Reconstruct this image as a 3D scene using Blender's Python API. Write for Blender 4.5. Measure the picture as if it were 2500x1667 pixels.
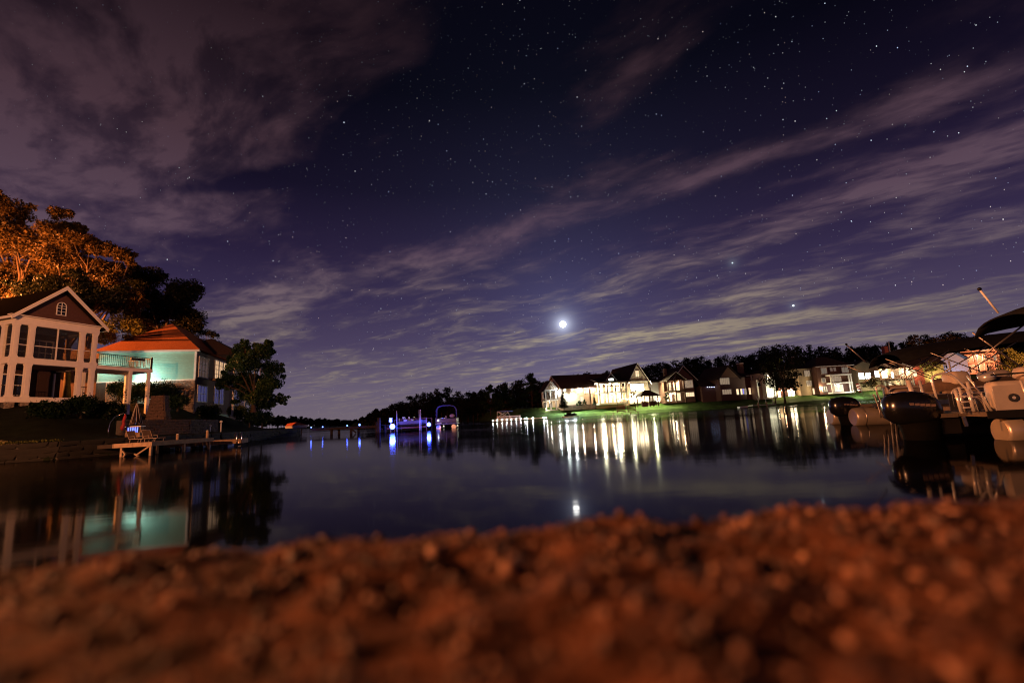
import bpy, math, random
from mathutils import Vector, Matrix
random.seed(7)
for o in list(bpy.data.objects): bpy.data.objects.remove(o)
sc = bpy.context.scene
COL = sc.collection
R = math.radians

# ---------------------------------------------------------------- camera
FPX, ROLL, PITCH, HCAM = 1146.0, R(3.1), R(9.1), 1.0
cam_d = bpy.data.cameras.new('camera')
cam_d.sensor_width = 36.0
cam_d.lens = 36.0 * FPX / 2500.0
cam_d.clip_start = 0.02
cam_d.clip_end = 6000
cam_d.dof.use_dof = True
cam_d.dof.focus_distance = 45.0
cam_d.dof.aperture_fstop = 1.6
cam = bpy.data.objects.new('camera', cam_d)
COL.objects.link(cam)
_r = Vector((math.cos(ROLL), math.sin(ROLL) * math.sin(PITCH), -math.sin(ROLL) * math.cos(PITCH)))
_f = Vector((0, math.cos(PITCH), math.sin(PITCH)))
_u = _r.cross(_f)
_m = Matrix((_r, _u, -_f)).transposed().to_4x4()
_m.translation = (0, 0, HCAM)
cam.matrix_world = _m
sc.camera = cam

# ---------------------------------------------------------------- view
sc.view_settings.view_transform = 'Standard'
sc.view_settings.look = 'None'
sc.view_settings.exposure = 0.0
sc.view_settings.gamma = 1.0
sc.view_settings.use_curve_mapping = False
sc.cycles.use_denoising = True
sc.cycles.filter_width = 1.1
sc.cycles.max_bounces = 6
sc.cycles.diffuse_bounces = 3
sc.cycles.glossy_bounces = 4
sc.cycles.transparent_max_bounces = 6
sc.cycles.sample_clamp_indirect = 3.0
sc.cycles.caustics_reflective = False
sc.cycles.caustics_refractive = False

# ---------------------------------------------------------------- night sky (world)
MOON_DIR = Vector((0.1095, 0.9762, 0.1875)).normalized()
world = bpy.data.worlds.new('World')
sc.world = world
world.use_nodes = True
world.cycles.sampling_method = 'NONE'
wt = world.node_tree
wt.nodes.clear()

class NT:
    """small helper to write node expressions"""
    def __init__(s, tree): s.t = tree
    def n(s, kind, **kw):
        nd = s.t.nodes.new(kind)
        for k, v in kw.items(): setattr(nd, k, v)
        return nd
    def put(s, sock, v):
        if hasattr(v, 'is_output'): s.t.links.new(v, sock)
        else: sock.default_value = v
    def m(s, op, a, b=0.0, c=0.0, clamp=False):
        nd = s.n('ShaderNodeMath', operation=op); nd.use_clamp = clamp
        s.put(nd.inputs[0], a); s.put(nd.inputs[1], b)
        if op in ('MULTIPLY_ADD', 'SMOOTH_MIN', 'SMOOTH_MAX'): s.put(nd.inputs[2], c)
        return nd.outputs[0]
    def add(s, a, b): return s.m('ADD', a, b)
    def sub(s, a, b): return s.m('SUBTRACT', a, b)
    def mul(s, a, b): return s.m('MULTIPLY', a, b)
    def div(s, a, b): return s.m('DIVIDE', a, b)
    def sm(s, x, a, b, lo=0.0, hi=1.0):
        nd = s.n('ShaderNodeMapRange', interpolation_type='SMOOTHSTEP')
        s.put(nd.inputs[0], x); nd.inputs[1].default_value = a; nd.inputs[2].default_value = b
        nd.inputs[3].default_value = lo; nd.inputs[4].default_value = hi
        return nd.outputs[0]
    def xyz(s, x, y, z=0.0):
        nd = s.n('ShaderNodeCombineXYZ')
        s.put(nd.inputs[0], x); s.put(nd.inputs[1], y); s.put(nd.inputs[2], z)
        return nd.outputs[0]
    def gauss(s, x, y, cx, cy, rx, ry, ang=0.0):
        dx, dy = s.sub(x, cx), s.sub(y, cy)
        ca, sa = math.cos(ang), math.sin(ang)
        u = s.div(s.add(s.mul(dx, ca), s.mul(dy, sa)), rx)
        v = s.div(s.add(s.mul(dx, -sa), s.mul(dy, ca)), ry)
        q = s.add(s.mul(u, u), s.mul(v, v))
        return s.m('POWER', 2.71828, s.mul(q, -1.0))
    def noise(s, vec, scale, detail=4.0, rough=0.55, dist=0.0, dims='3D'):
        nd = s.n('ShaderNodeTexNoise', noise_dimensions=dims)
        s.put(nd.inputs['Vector'], vec)
        nd.inputs['Scale'].default_value = scale; nd.inputs['Detail'].default_value = detail
        nd.inputs['Roughness'].default_value = rough; nd.inputs['Distortion'].default_value = dist
        return nd.outputs['Fac']
    def ramp(s, fac, stops, interp='LINEAR'):
        nd = s.n('ShaderNodeValToRGB'); cr = nd.color_ramp; cr.interpolation = interp
        while len(cr.elements) < len(stops): cr.elements.new(0.5)
        for e, (p, c) in zip(cr.elements, stops):
            e.position = p; e.color = (c[0], c[1], c[2], 1.0)
        s.put(nd.inputs[0], fac)
        return nd.outputs[0]
    def mix(s, f, a, b, mode='MIX'):
        nd = s.n('ShaderNodeMix', data_type='RGBA', blend_type=mode)
        s.put(nd.inputs[0], f); s.put(nd.inputs[6], a if hasattr(a, 'is_output') else (*a, 1.0)); s.put(nd.inputs[7], b if hasattr(b, 'is_output') else (*b, 1.0))
        return nd.outputs[2]

w = NT(wt)
tc = w.n('ShaderNodeTexCoord')
sep = w.n('ShaderNodeSeparateXYZ'); wt.links.new(tc.outputs['Generated'], sep.inputs[0])
dx, dy, dz = sep.outputs
zc = w.m('MAXIMUM', dz, 0.0)
den = w.add(zc, 0.06)
cx, cy = w.div(dx, den), w.div(dy, den)            # coordinates on the cloud layer
# night air glow: purple near the horizon, navy above, nearly black overhead
base = w.ramp(zc, [(0.0, (0.165, 0.130, 0.165)), (0.07, (0.135, 0.106, 0.160)), (0.16, (0.066, 0.048, 0.102)), (0.24, (0.038, 0.026, 0.070)),
                   (0.33, (0.0200, 0.0125, 0.041)), (0.45, (0.0066, 0.0043, 0.0150)), (0.60, (0.0014, 0.0011, 0.0042)), (1.0, (0.0010, 0.0009, 0.003))])
# cloud layer: long wisps drawn out along one wind direction
ca, sa = 0.82, -0.57
u = w.add(w.mul(cx, ca), w.mul(cy, sa)); v = w.add(w.mul(cx, -sa), w.mul(cy, ca))
wob = w.noise(w.xyz(w.mul(cx, 0.9), w.mul(cy, 0.9), 3.1), 1.0, 3.0, 0.5)
v2 = w.add(v, w.mul(w.sub(wob, 0.5), 0.55))
n1 = w.noise(w.xyz(w.mul(u, 0.70), w.mul(v2, 1.7), 1.7), 1.15, 4.0, 0.50, 0.3)
n2 = w.noise(w.xyz(w.mul(u, 1.5), w.mul(v2, 2.6), 9.2), 2.8, 6.0, 0.58, 0.25)
nn = w.add(w.mul(n1, 0.62), w.mul(n2, 0.38))
g = w.gauss
cov = -0.02
for amp, args in (
    (0.27, (-0.98, 1.08, 0.66, 0.34, -0.45)),       # thick bank in the west
    (0.20, (-1.52, 1.55, 0.48, 0.26, -0.20)),
    (0.20, (-1.25, 1.76, 0.42, 0.13, -0.31)),       # its tongue
    (-0.22, (-0.92, 1.56, 0.30, 0.06, -0.10)),      # slit below the bank
    (-0.32, (-0.45, 1.76, 0.46, 0.26, -0.50)),      # clear lane
    (-0.28, (0.75, 1.20, 0.34, 0.30, -0.30)),       # clear overhead
    (-0.24, (0.00, 1.12, 0.20, 0.26, 0.0)),
    (0.20, (0.40, 1.17, 0.26, 0.07, -1.10)),        # small wisp
    (0.12, (1.00, 1.05, 0.22, 0.06, -0.60)),
    (0.23, (-1.55, 2.95, 0.66, 0.24, -0.42)),       # long wisp across the middle
    (0.11, (-0.20, 2.22, 0.90, 0.12, -0.43)),
    (0.10, (0.75, 1.75, 0.30, 0.06, -0.85)),
    (0.14, (1.45, 2.05, 0.75, 0.13, -1.00)),
    (0.16, (1.20, 1.38, 0.42, 0.08, -0.65)),
    (-0.15, (1.08, 1.94, 0.26, 0.07, -0.65)),
    (-0.13, (1.60, 2.33, 0.32, 0.07, -0.85)),
    (0.12, (2.20, 2.60, 0.70, 0.20, -0.85)),
    (0.25, (2.00, 4.25, 1.10, 0.30, -0.55)),        # moonlit cloud low in the east
    (0.18, (2.60, 4.85, 0.60, 0.16, -0.60))):
    cov = w.add(cov, w.mul(g(cx, cy, *args), amp))
dens = w.sm(w.add(nn, cov), 0.42, 0.75)
tex = w.noise(w.xyz(w.mul(u, 2.4), w.mul(v2, 4.8), 4.4), 1.7, 5.0, 0.55, 0.1)
dens = w.m('MINIMUM', w.mul(dens, w.sm(tex, 0.32, 0.66, 0.34, 1.38)), 1.0)
hz = w.sm(dz, 0.0, 0.10)
dens = w.mul(dens, w.add(0.25, w.mul(hz, 0.75)))
ccol = w.ramp(zc, [(0.0, (0.21, 0.165, 0.150)), (0.12, (0.185, 0.145, 0.145)), (0.24, (0.138, 0.093, 0.132)), (0.34, (0.100, 0.060, 0.090)),
                   (0.50, (0.062, 0.032, 0.044)), (0.66, (0.020, 0.0098, 0.0140)), (1.0, (0.009, 0.005, 0.007))])
# moonlight scattered in the thin cloud and air near the moon
md = w.n('ShaderNodeVectorMath', operation='DOT_PRODUCT'); wt.links.new(tc.outputs['Generated'], md.inputs[0]); md.inputs[1].default_value = MOON_DIR
ang = w.m('ARCCOSINE', w.m('MINIMUM', md.outputs['Value'], 0.999999))
def fall(s): return w.m('POWER', 2.71828, w.mul(ang, -1.0 / s))
glow = w.mix(1.0, w.mix(fall(0.17), (0, 0, 0), (0.034, 0.042, 0.090)), w.mix(fall(0.011), (0, 0, 0), (1.0, 1.1, 1.35)), 'ADD')
cglow = w.mix(w.mul(fall(0.36), w.sm(dz, 0.36, 0.14)), (0, 0, 0), (0.260, 0.225, 0.075))
sky = w.mix(1.0, base, glow, 'ADD')
cl = w.mix(1.0, ccol, cglow, 'ADD')
cl = w.mix(1.0, cl, w.mix(1.0, glow, (0.6, 0.6, 0.6), 'MULTIPLY'), 'ADD')
# stars, slightly drawn out by the turning sky
mp = w.n('ShaderNodeMapping', vector_type='POINT'); wt.links.new(tc.outputs['Generated'], mp.inputs[0])
mp.inputs['Rotation'].default_value = (0.0, R(-32), R(12)); mp.inputs['Scale'].default_value = (1.0, 1.0, 0.62)
def stars(scale, thr, keep, gain):
    vo = w.n('ShaderNodeTexVoronoi', feature='F1', voronoi_dimensions='3D'); wt.links.new(mp.outputs[0], vo.inputs['Vector'])
    vo.inputs['Scale'].default_value = scale
    sc_ = w.n('ShaderNodeSeparateColor'); wt.links.new(vo.outputs['Color'], sc_.inputs[0])
    core = w.sm(vo.outputs['Distance'], thr * 0.35, thr, 1.0, 0.0)
    mag = w.m('POWER', w.sm(sc_.outputs[0], keep, 1.0), 2.2)
    on = w.m('GREATER_THAN', sc_.outputs[0], keep)
    return w.mul(w.mul(core, on), w.mul(w.add(0.10, mag), gain)), sc_.outputs[1]
s1, h1 = stars(125.0, 0.105, 0.60, 1.1)
s2, h2 = stars(52.0, 0.055, 0.84, 1.8)
tint = w.ramp(h1, [(0.0, (1.0, 0.72, 0.6)), (0.3, (1, 1, 1)), (0.75, (0.7, 0.82, 1.0)), (1.0, (0.5, 0.6, 1.0))])
s3, h3 = stars(210.0, 0.15, 0.62, 0.42)
starv = w.mul(w.add(w.add(s1, s2), s3), w.sm(dens, 0.0, 0.75, 1.0, 0.08))
starv = w.mul(starv, w.sm(dz, 0.05, 0.30, 0.25, 1.0))
skyc = w.mix(dens, sky, cl)
sadd = w.n('ShaderNodeVectorMath', operation='SCALE'); wt.links.new(tint, sadd.inputs[0]); wt.links.new(starv, sadd.inputs['Scale'])
skyc = w.mix(1.0, skyc, sadd.outputs[0], 'ADD')
for pd, pr, pg in (((0.5158, 0.8392, 0.1724), 0.0021, 2.0), ((0.4277, 0.8637, 0.2666), 0.0017, 0.8)):   # two planets
    pdn = w.n('ShaderNodeVectorMath', operation='DOT_PRODUCT'); wt.links.new(tc.outputs['Generated'], pdn.inputs[0]); pdn.inputs[1].default_value = Vector(pd).normalized()
    pa_ = w.m('ARCCOSINE', w.m('MINIMUM', pdn.outputs['Value'], 0.9999999))
    pv = w.add(w.mul(w.sm(pa_, pr * 0.5, pr, 1.0, 0.0), pg), w.mul(w.m('POWER', 2.71828, w.mul(pa_, -1.0 / 0.006)), 0.10))
    pc_ = w.n('ShaderNodeVectorMath', operation='SCALE'); pc_.inputs[0].default_value = (0.8, 0.95, 1.0); wt.links.new(pv, pc_.inputs['Scale'])
    skyc = w.mix(1.0, skyc, pc_.outputs[0], 'ADD')
bg = w.n('ShaderNodeBackground'); wt.links.new(skyc, bg.inputs[0]); bg.inputs[1].default_value = 1.0
wo = w.n('ShaderNodeOutputWorld'); wt.links.new(bg.outputs[0], wo.inputs[0])

# ---------------------------------------------------------------- moonlight
ml = bpy.data.lights.new('moonlight', 'SUN')
ml.energy = 0.015; ml.angle = R(0.5); ml.color = (0.85, 0.92, 1.0)
mlo = bpy.data.objects.new('moonlight', ml); COL.objects.link(mlo)
mlo.rotation_euler = MOON_DIR.to_track_quat('Z', 'Y').to_euler()
mlo.location = MOON_DIR * 300

# ================================================================ helpers
def ray(px, py):
    x = (px - 1250) / FPX; y = -(py - 833.5) / FPX
    a = x * math.cos(ROLL) + y * math.sin(ROLL); b = -x * math.sin(ROLL) + y * math.cos(ROLL)
    return Vector((a, math.cos(PITCH) - b * math.sin(PITCH), math.sin(PITCH) + b * math.cos(PITCH)))
def at(px, py, Y):
    """the place at distance Y (metres ahead) seen at a photo pixel"""
    v = ray(px, py); return Vector((0, 0, HCAM)) + v * (Y / v.y)

MATS = {}
def mat(name, col, rough=0.75, metal=0.0, var=0.18, scale=6.0, bump=0.0, bscale=None, emit=None, es=0.0, spec=0.4, coords='Object', trans=0.0):
    if name in MATS: return MATS[name]
    m = bpy.data.materials.new(name); m.use_nodes = True
    t = NT(m.node_tree); bs = m.node_tree.nodes['Principled BSDF']
    tcn = t.n('ShaderNodeTexCoord')
    nz = t.noise(tcn.outputs[coords], scale, 5.0, 0.6)
    c2 = tuple(min(1.0, c * (1 + var)) for c in col); c1 = tuple(c * (1 - var) for c in col)
    cr = t.ramp(nz, [(0.3, c1), (0.7, c2)])
    m.node_tree.links.new(cr, bs.inputs['Base Color'])
    bs.inputs['Roughness'].default_value = rough; bs.inputs['Metallic'].default_value = metal
    bs.inputs['Specular IOR Level'].default_value = spec
    if bump:
        b = t.n('ShaderNodeBump'); b.inputs['Strength'].default_value = bump; b.inputs['Distance'].default_value = 0.02
        bn = t.noise(tcn.outputs[coords], bscale or scale * 4, 5.0, 0.6)
        m.node_tree.links.new(bn, b.inputs['Height']); m.node_tree.links.new(b.outputs[0], bs.inputs['Normal'])
    if emit:
        bs.inputs['Emission Color'].default_value = (*emit, 1); bs.inputs['Emission Strength'].default_value = es
    MATS[name] = m
    return m
def leafmat(name, c1, c2, rough=0.6, transl=0.35):
    if name in MATS: return MATS[name]
    m = bpy.data.materials.new(name); m.use_nodes = True
    t = NT(m.node_tree); nt = m.node_tree; nt.nodes.clear()
    geo = t.n('ShaderNodeNewGeometry')
    cr = t.ramp(geo.outputs['Random Per Island'], [(0.0, c1), (1.0, c2)])
    d = t.n('ShaderNodeBsdfDiffuse'); nt.links.new(cr, d.inputs[0])
    tr = t.n('ShaderNodeBsdfTranslucent'); nt.links.new(cr, tr.inputs[0])
    gl = t.n('ShaderNodeBsdfGlossy'); gl.inputs['Roughness'].default_value = 0.45; gl.inputs[0].default_value = (1, 1, 1, 1)
    mx = t.n('ShaderNodeMixShader'); mx.inputs[0].default_value = transl
    nt.links.new(d.outputs[0], mx.inputs[1]); nt.links.new(tr.outputs[0], mx.inputs[2])
    m2 = t.n('ShaderNodeMixShader'); m2.inputs[0].default_value = 0.012
    nt.links.new(mx.outputs[0], m2.inputs[1]); nt.links.new(gl.outputs[0], m2.inputs[2])
    o = t.n('ShaderNodeOutputMaterial'); nt.links.new(m2.outputs[0], o.inputs[0])
    MATS[name] = m
    return m

def tag(o, label=None, cat=None, group=None, kind=None):
    if label: o['label'] = label
    if cat: o['category'] = cat
    if group: o['group'] = group
    if kind: o['kind'] = kind
    return o
def empty(name, loc=(0, 0, 0), rz=0.0, label=None, cat=None, group=None):
    o = bpy.data.objects.new(name, None); COL.objects.link(o)
    o.empty_display_size = 0.3; o.location = loc; o.rotation_euler = (0, 0, rz)
    return tag(o, label, cat, group)
def copy_tree(o, parent=None):
    c = o.copy(); COL.objects.link(c); c.parent = parent
    for ch in [x for x in o.children]: copy_tree(ch, c)
    return c

class MB:
    """collects shapes and links them as one mesh object"""
    def __init__(s): s.v = []; s.f = []; s.sm = set()
    def _add(s, vs, fs, smooth=False):
        b = len(s.v); s.v.extend([tuple(q) for q in vs])
        for f in fs:
            if smooth: s.sm.add(len(s.f))
            s.f.append(tuple(b + i for i in f))
        return s
    def box(s, x0, x1, y0, y1, z0, z1, M=None):
        vs = [Vector((x, y, z)) for z in (z0, z1) for y in (y0, y1) for x in (x0, x1)]
        if M is not None: vs = [M @ q for q in vs]
        return s._add(vs, [(0, 2, 3, 1), (4, 5, 7, 6), (0, 1, 5, 4), (2, 6, 7, 3), (0, 4, 6, 2), (1, 3, 7, 5)])
    def beam(s, a, b, w, h=None, up=(0, 0, 1)):
        """rectangular bar from a to b"""
        a, b = Vector(a), Vector(b); d = (b - a).normalized(); up = Vector(up)
        if abs(d.dot(up)) > 0.98: up = Vector((0, 1, 0))
        x = d.cross(up).normalized(); y = x.cross(d).normalized(); h = h or w
        vs = [p + x * (i * w / 2) + y * (j * h / 2) for p in (a, b) for j in (-1, 1) for i in (-1, 1)]
        return s._add(vs, [(0, 2, 3, 1), (4, 5, 7, 6), (0, 1, 5, 4), (2, 6, 7, 3), (0, 4, 6, 2), (1, 3, 7, 5)])
    def tube(s, pts, r, n=8, caps=True):
        pts = [Vector(p) for p in pts]; rs = r if isinstance(r, (list, tuple)) else [r] * len(pts)
        vs = []; prev = None
        for i, p in enumerate(pts):
            d = (pts[min(i + 1, len(pts) - 1)] - pts[max(i - 1, 0)]).normalized()
            if prev is None:
                q = Vector((0, 0, 1)) if abs(d.z) < 0.9 else Vector((1, 0, 0)); prev = d.cross(q).normalized()
            x = (prev - d * prev.dot(d)).normalized(); prev = x; y = d.cross(x)
            for k in range(n):
                a = 2 * math.pi * k / n; vs.append(p + (x * math.cos(a) + y * math.sin(a)) * rs[i])
        fs = [(i * n + k, i * n + (k + 1) % n, (i + 1) * n + (k + 1) % n, (i + 1) * n + k) for i in range(len(pts) - 1) for k in range(n)]
        s._add(vs, fs, True)
        if caps:
            b = len(s.v) - len(vs); s.f.append(tuple(b + n - 1 - k for k in range(n))); e = b + (len(pts) - 1) * n; s.f.append(tuple(e + k for k in range(n)))
        return s
    def prism(s, poly, a, b):
        """polygon given as 3D points, extruded by vector from a to b offsets"""
        a, b = Vector(a), Vector(b); n = len(poly)
        vs = [Vector(p) + a for p in poly] + [Vector(p) + b for p in poly]
        fs = [tuple(range(n - 1, -1, -1)), tuple(range(n, 2 * n))] + [(i, (i + 1) % n, n + (i + 1) % n, n + i) for i in range(n)]
        return s._add(vs, fs)
    def slab(s, quad, th):
        """a thick sheet: quad of 3D points, thickness along its normal"""
        q = [Vector(p) for p in quad]; nrm = (q[1] - q[0]).cross(q[-1] - q[0]).normalized()
        return s.prism(q, nrm * 0, nrm * -th)
    def ball(s, c, r, nu=12, nv=8, squash=(1, 1, 1)):
        c = Vector(c); vs = []
        for j in range(nv + 1):
            t = math.pi * j / nv
            for i in range(nu):
                p = 2 * math.pi * i / nu
                vs.append(c + Vector((r * math.sin(t) * math.cos(p) * squash[0], r * math.sin(t) * math.sin(p) * squash[1], r * math.cos(t) * squash[2])))
        fs = [(j * nu + i, (j + 1) * nu + i, (j + 1) * nu + (i + 1) % nu, j * nu + (i + 1) % nu) for j in range(nv) for i in range(nu)]
        return s._add(vs, fs, True)
    def mesh(s, name):
        me = bpy.data.meshes.new(name); me.from_pydata(s.v, [], s.f); me.update()
        if s.sm:
            fl = [False] * len(s.f)
            for i in s.sm: fl[i] = True
            me.polygons.foreach_set('use_smooth', fl)
        return me
    def build(s, name, m, parent=None, loc=(0, 0, 0), rz=0.0):
        me = s.mesh(name)
        if m: me.materials.append(m)
        o = bpy.data.objects.new(name, me); COL.objects.link(o); o.parent = parent
        o.location = loc; o.rotation_euler = (0, 0, rz)
        return o
def inst(src, name, parent, loc, rot=(0, 0, 0), scale=(1, 1, 1)):
    """another object sharing src's mesh"""
    o = bpy.data.objects.new(name, src.data if hasattr(src, 'data') else src); COL.objects.link(o); o.parent = parent
    o.location = loc; o.rotation_euler = rot; o.scale = scale
    return o
def point_light(name, loc, power, col, r=0.06, parent=None, spot=None, aim=None, blend=0.6):
    l = bpy.data.lights.new(name, 'SPOT' if spot else 'POINT'); l.energy = power; l.color = col; l.shadow_soft_size = r
    o = bpy.data.objects.new(name, l); COL.objects.link(o); o.parent = parent; o.location = loc
    if spot:
        l.spot_size = R(spot); l.spot_blend = blend
        o.rotation_euler = (-Vector(aim)).to_track_quat('Z', 'Y').to_euler()
    return o

import numpy as np
from mathutils import noise as mnoise
# ================================================================ the setting: water, banks, beach
def water_mat():
    m = bpy.data.materials.new('lake_water'); m.use_nodes = True; t = NT(m.node_tree); nt = m.node_tree; nt.nodes.remove(nt.nodes['Principled BSDF'])
    df = t.n('ShaderNodeBsdfDiffuse'); df.inputs[0].default_value = (0.0012, 0.0014, 0.002, 1)
    bs = t.n('ShaderNodeBsdfGlossy'); bs.inputs[0].default_value = (0.45, 0.45, 0.47, 1)      # small waves hide part of the mirror image
    fr = t.n('ShaderNodeFresnel'); fr.inputs['IOR'].default_value = 1.33
    mx = t.n('ShaderNodeMixShader'); nt.links.new(fr.outputs[0], mx.inputs[0]); nt.links.new(df.outputs[0], mx.inputs[1]); nt.links.new(bs.outputs[0], mx.inputs[2])
    nt.links.new(mx.outputs[0], nt.nodes['Material Output'].inputs[0])
    tcn = t.n('ShaderNodeTexCoord')
    rn = t.noise(tcn.outputs['Object'], 0.04, 4.0, 0.55)
    m.node_tree.links.new(t.sm(rn, 0.35, 0.65, 0.045, 0.115), bs.inputs['Roughness'])
    mpn = t.n('ShaderNodeMapping'); m.node_tree.links.new(tcn.outputs['Object'], mpn.inputs[0]); mpn.inputs['Scale'].default_value = (0.5, 1.0, 1.0)
    nz = t.noise(mpn.outputs[0], 1.1, 3.0, 0.5)
    b = t.n('ShaderNodeBump'); b.inputs['Strength'].default_value = 0.10; b.inputs['Distance'].default_value = 0.02
    m.node_tree.links.new(nz, b.inputs['Height']); m.node_tree.links.new(b.outputs[0], bs.inputs['Normal'])
    return m
lake = MB(); lake._add([(-3500, -60, 0), (3500, -60, 0), (3500, 4000, 0), (-3500, 4000, 0)], [(0, 1, 2, 3)])
tag(lake.build('lake', water_mat()), 'calm dark lake reflecting the lit houses', kind='structure')

def smooth(a, b, x):
    t = max(0.0, min(1.0, (x - a) / (b - a))); return t * t * (3 - 2 * t)
def seg_dist(px, py, poly):
    best = 1e9
    for (x0, y0), (x1, y1) in zip(poly[:-1], poly[1:]):
        dx_, dy_ = x1 - x0, y1 - y0; t = max(0, min(1, ((px - x0) * dx_ + (py - y0) * dy_) / (dx_ * dx_ + dy_ * dy_)))
        best = min(best, math.hypot(px - x0 - t * dx_, py - y0 - t * dy_))
    return best
def inside(px, py, poly):
    c = False; n = len(poly)
    for i in range(n):
        x0, y0 = poly[i]; x1, y1 = poly[(i + 1) % n]
        if (y0 > py) != (y1 > py) and px < (x1 - x0) * (py - y0) / (y1 - y0) + x0: c = not c
    return c
def grid(name, xs, ys, fz, m, keep=None):
    nx, ny = len(xs), len(ys)
    vs = [(x, y, fz(x, y)) for y in ys for x in xs]
    fs = [(j * nx + i, j * nx + i + 1, (j + 1) * nx + i + 1, (j + 1) * nx + i) for j in range(ny - 1) for i in range(nx - 1)]
    b = MB(); b.v = vs; b.f = fs; b.sm = set(range(len(fs)))
    o = b.build(name, m); tag(o, kind='structure'); return o

# -- left bank with the near houses
LEFT_SHORE = [(-140, 2), (-70, 14), (-40, 20.5), (-25.8, 26.8), (-24.2, 31), (-25, 40), (-27, 48), (-28.5, 56), (-29.5, 64.5), (-33, 67), (-60, 74), (-140, 92)]
def left_h(x, y):
    s = seg_dist(x, y, LEFT_SHORE)
    if not inside(x, y, LEFT_SHORE): return -1.0 if s > 0.15 else 0.2
    top = 4.2 * (1 - smooth(52, 66, y)) + 2.4 * smooth(52, 66, y)
    far = 15 - 5.5 * smooth(40, 47, y)
    z = 1.0 + (top - 1.0) * smooth(1.5, far, s)
    z += 1.8 * smooth(13, 30, s)
    return z + 0.10 * mnoise.noise((x * 0.35, y * 0.35, 0.0))
turf_dark = mat('bank_turf', (0.008, 0.011, 0.005), 0.95, var=0.5, scale=1.5, bump=0.8, bscale=12, spec=0.1)  # near-black turf: the bank's shade is put into its colour
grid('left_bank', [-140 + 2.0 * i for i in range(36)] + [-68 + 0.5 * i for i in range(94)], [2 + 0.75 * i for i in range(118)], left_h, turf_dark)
# -- far shore
def far_shore_y(x): return 142 + 0.02 * x - 10 * smooth(60, 200, x) + 70 * smooth(2, -24, x) + 420 * smooth(-70, -150, x)
def far_h(x, y):
    s = y - far_shore_y(x)
    if s < -1: return -1.5
    z = 0.9 * smooth(-0.4, 0.2, s) + 2.5 * smooth(1, 12, s)
    z += (3 + 13 * smooth(-20, 120, x)) * smooth(25, 130, s) * smooth(-160, -60, x)
    return z + 0.15 * mnoise.noise((x * 0.1, y * 0.1, 2.0))
lawn_m = mat('lawn_grass', (0.055, 0.105, 0.022), 0.9, var=0.35, scale=0.6, bump=0.6, bscale=9, spec=0.15)
grid('far_bank', [-900 + 30 * i for i in range(27)] + [-96 + 3 * i for i in range(90)] + [180 + 25 * i for i in range(20)], [125 + 1.5 * i for i in range(32)] + [174 + 9 * i for i in range(24)] + [400 + 60 * i for i in range(12)], far_h, lawn_m)

# -- the sandy bank under the camera
def edge_y(x): return 0.462 - 0.075 * smooth(-0.22, -0.48, x) + 0.02 * x + 0.008 * math.sin(x * 9.0) + 0.006 * math.sin(x * 31.0)
def beach_h(x, y):
    z = 0.897 + 0.008 * mnoise.noise((x * 9, y * 9, 5.0)) + 0.0070 * mnoise.noise((x * 24, y * 24, 1.0)) + 0.0048 * mnoise.noise((x * 60, y * 60, 3.0))
    e = y - edge_y(x)
    if e > 0: z -= 0.75 * e
    return max(z, -0.8)
def spaced(a, step, b, grow=1.22):
    out = [0.0]
    while out[-1] < b:
        out.append(out[-1] + (step if out[-1] < a else max(step, (out[-1] - a) * (grow - 1) + step)))
    return out
_xp = spaced(0.9, 0.011, 60.0); _xs = [-q for q in reversed(_xp[1:])] + _xp
_yn = spaced(0.25, 0.011, 40.0); _yp = spaced(0.65, 0.011, 3.2); _ys = [-q for q in reversed(_yn[1:])] + _yp
def sand_mat():
    m = bpy.data.materials.new('sand'); m.use_nodes = True; t = NT(m.node_tree); bs = m.node_tree.nodes['Principled BSDF']
    tcn = t.n('ShaderNodeTexCoord')
    a = t.noise(tcn.outputs['Object'], 30.0, 5.0, 0.6); b_ = t.noise(tcn.outputs['Object'], 260.0, 3.0, 0.6)
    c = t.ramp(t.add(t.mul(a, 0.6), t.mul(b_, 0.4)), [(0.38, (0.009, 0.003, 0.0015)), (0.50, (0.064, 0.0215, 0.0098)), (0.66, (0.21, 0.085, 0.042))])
    m.node_tree.links.new(c, bs.inputs['Base Color']); bs.inputs['Roughness'].default_value = 0.95; bs.inputs['Specular IOR Level'].default_value = 0.15
    bp = t.n('ShaderNodeBump'); bp.inputs['Strength'].default_value = 0.9; bp.inputs['Distance'].default_value = 0.003
    m.node_tree.links.new(b_, bp.inputs['Height']); m.node_tree.links.new(bp.outputs[0], bs.inputs['Normal'])
    return m
tag(grid('beach', _xs, _ys, beach_h, sand_mat()), 'coarse sandy bank in the foreground')
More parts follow.
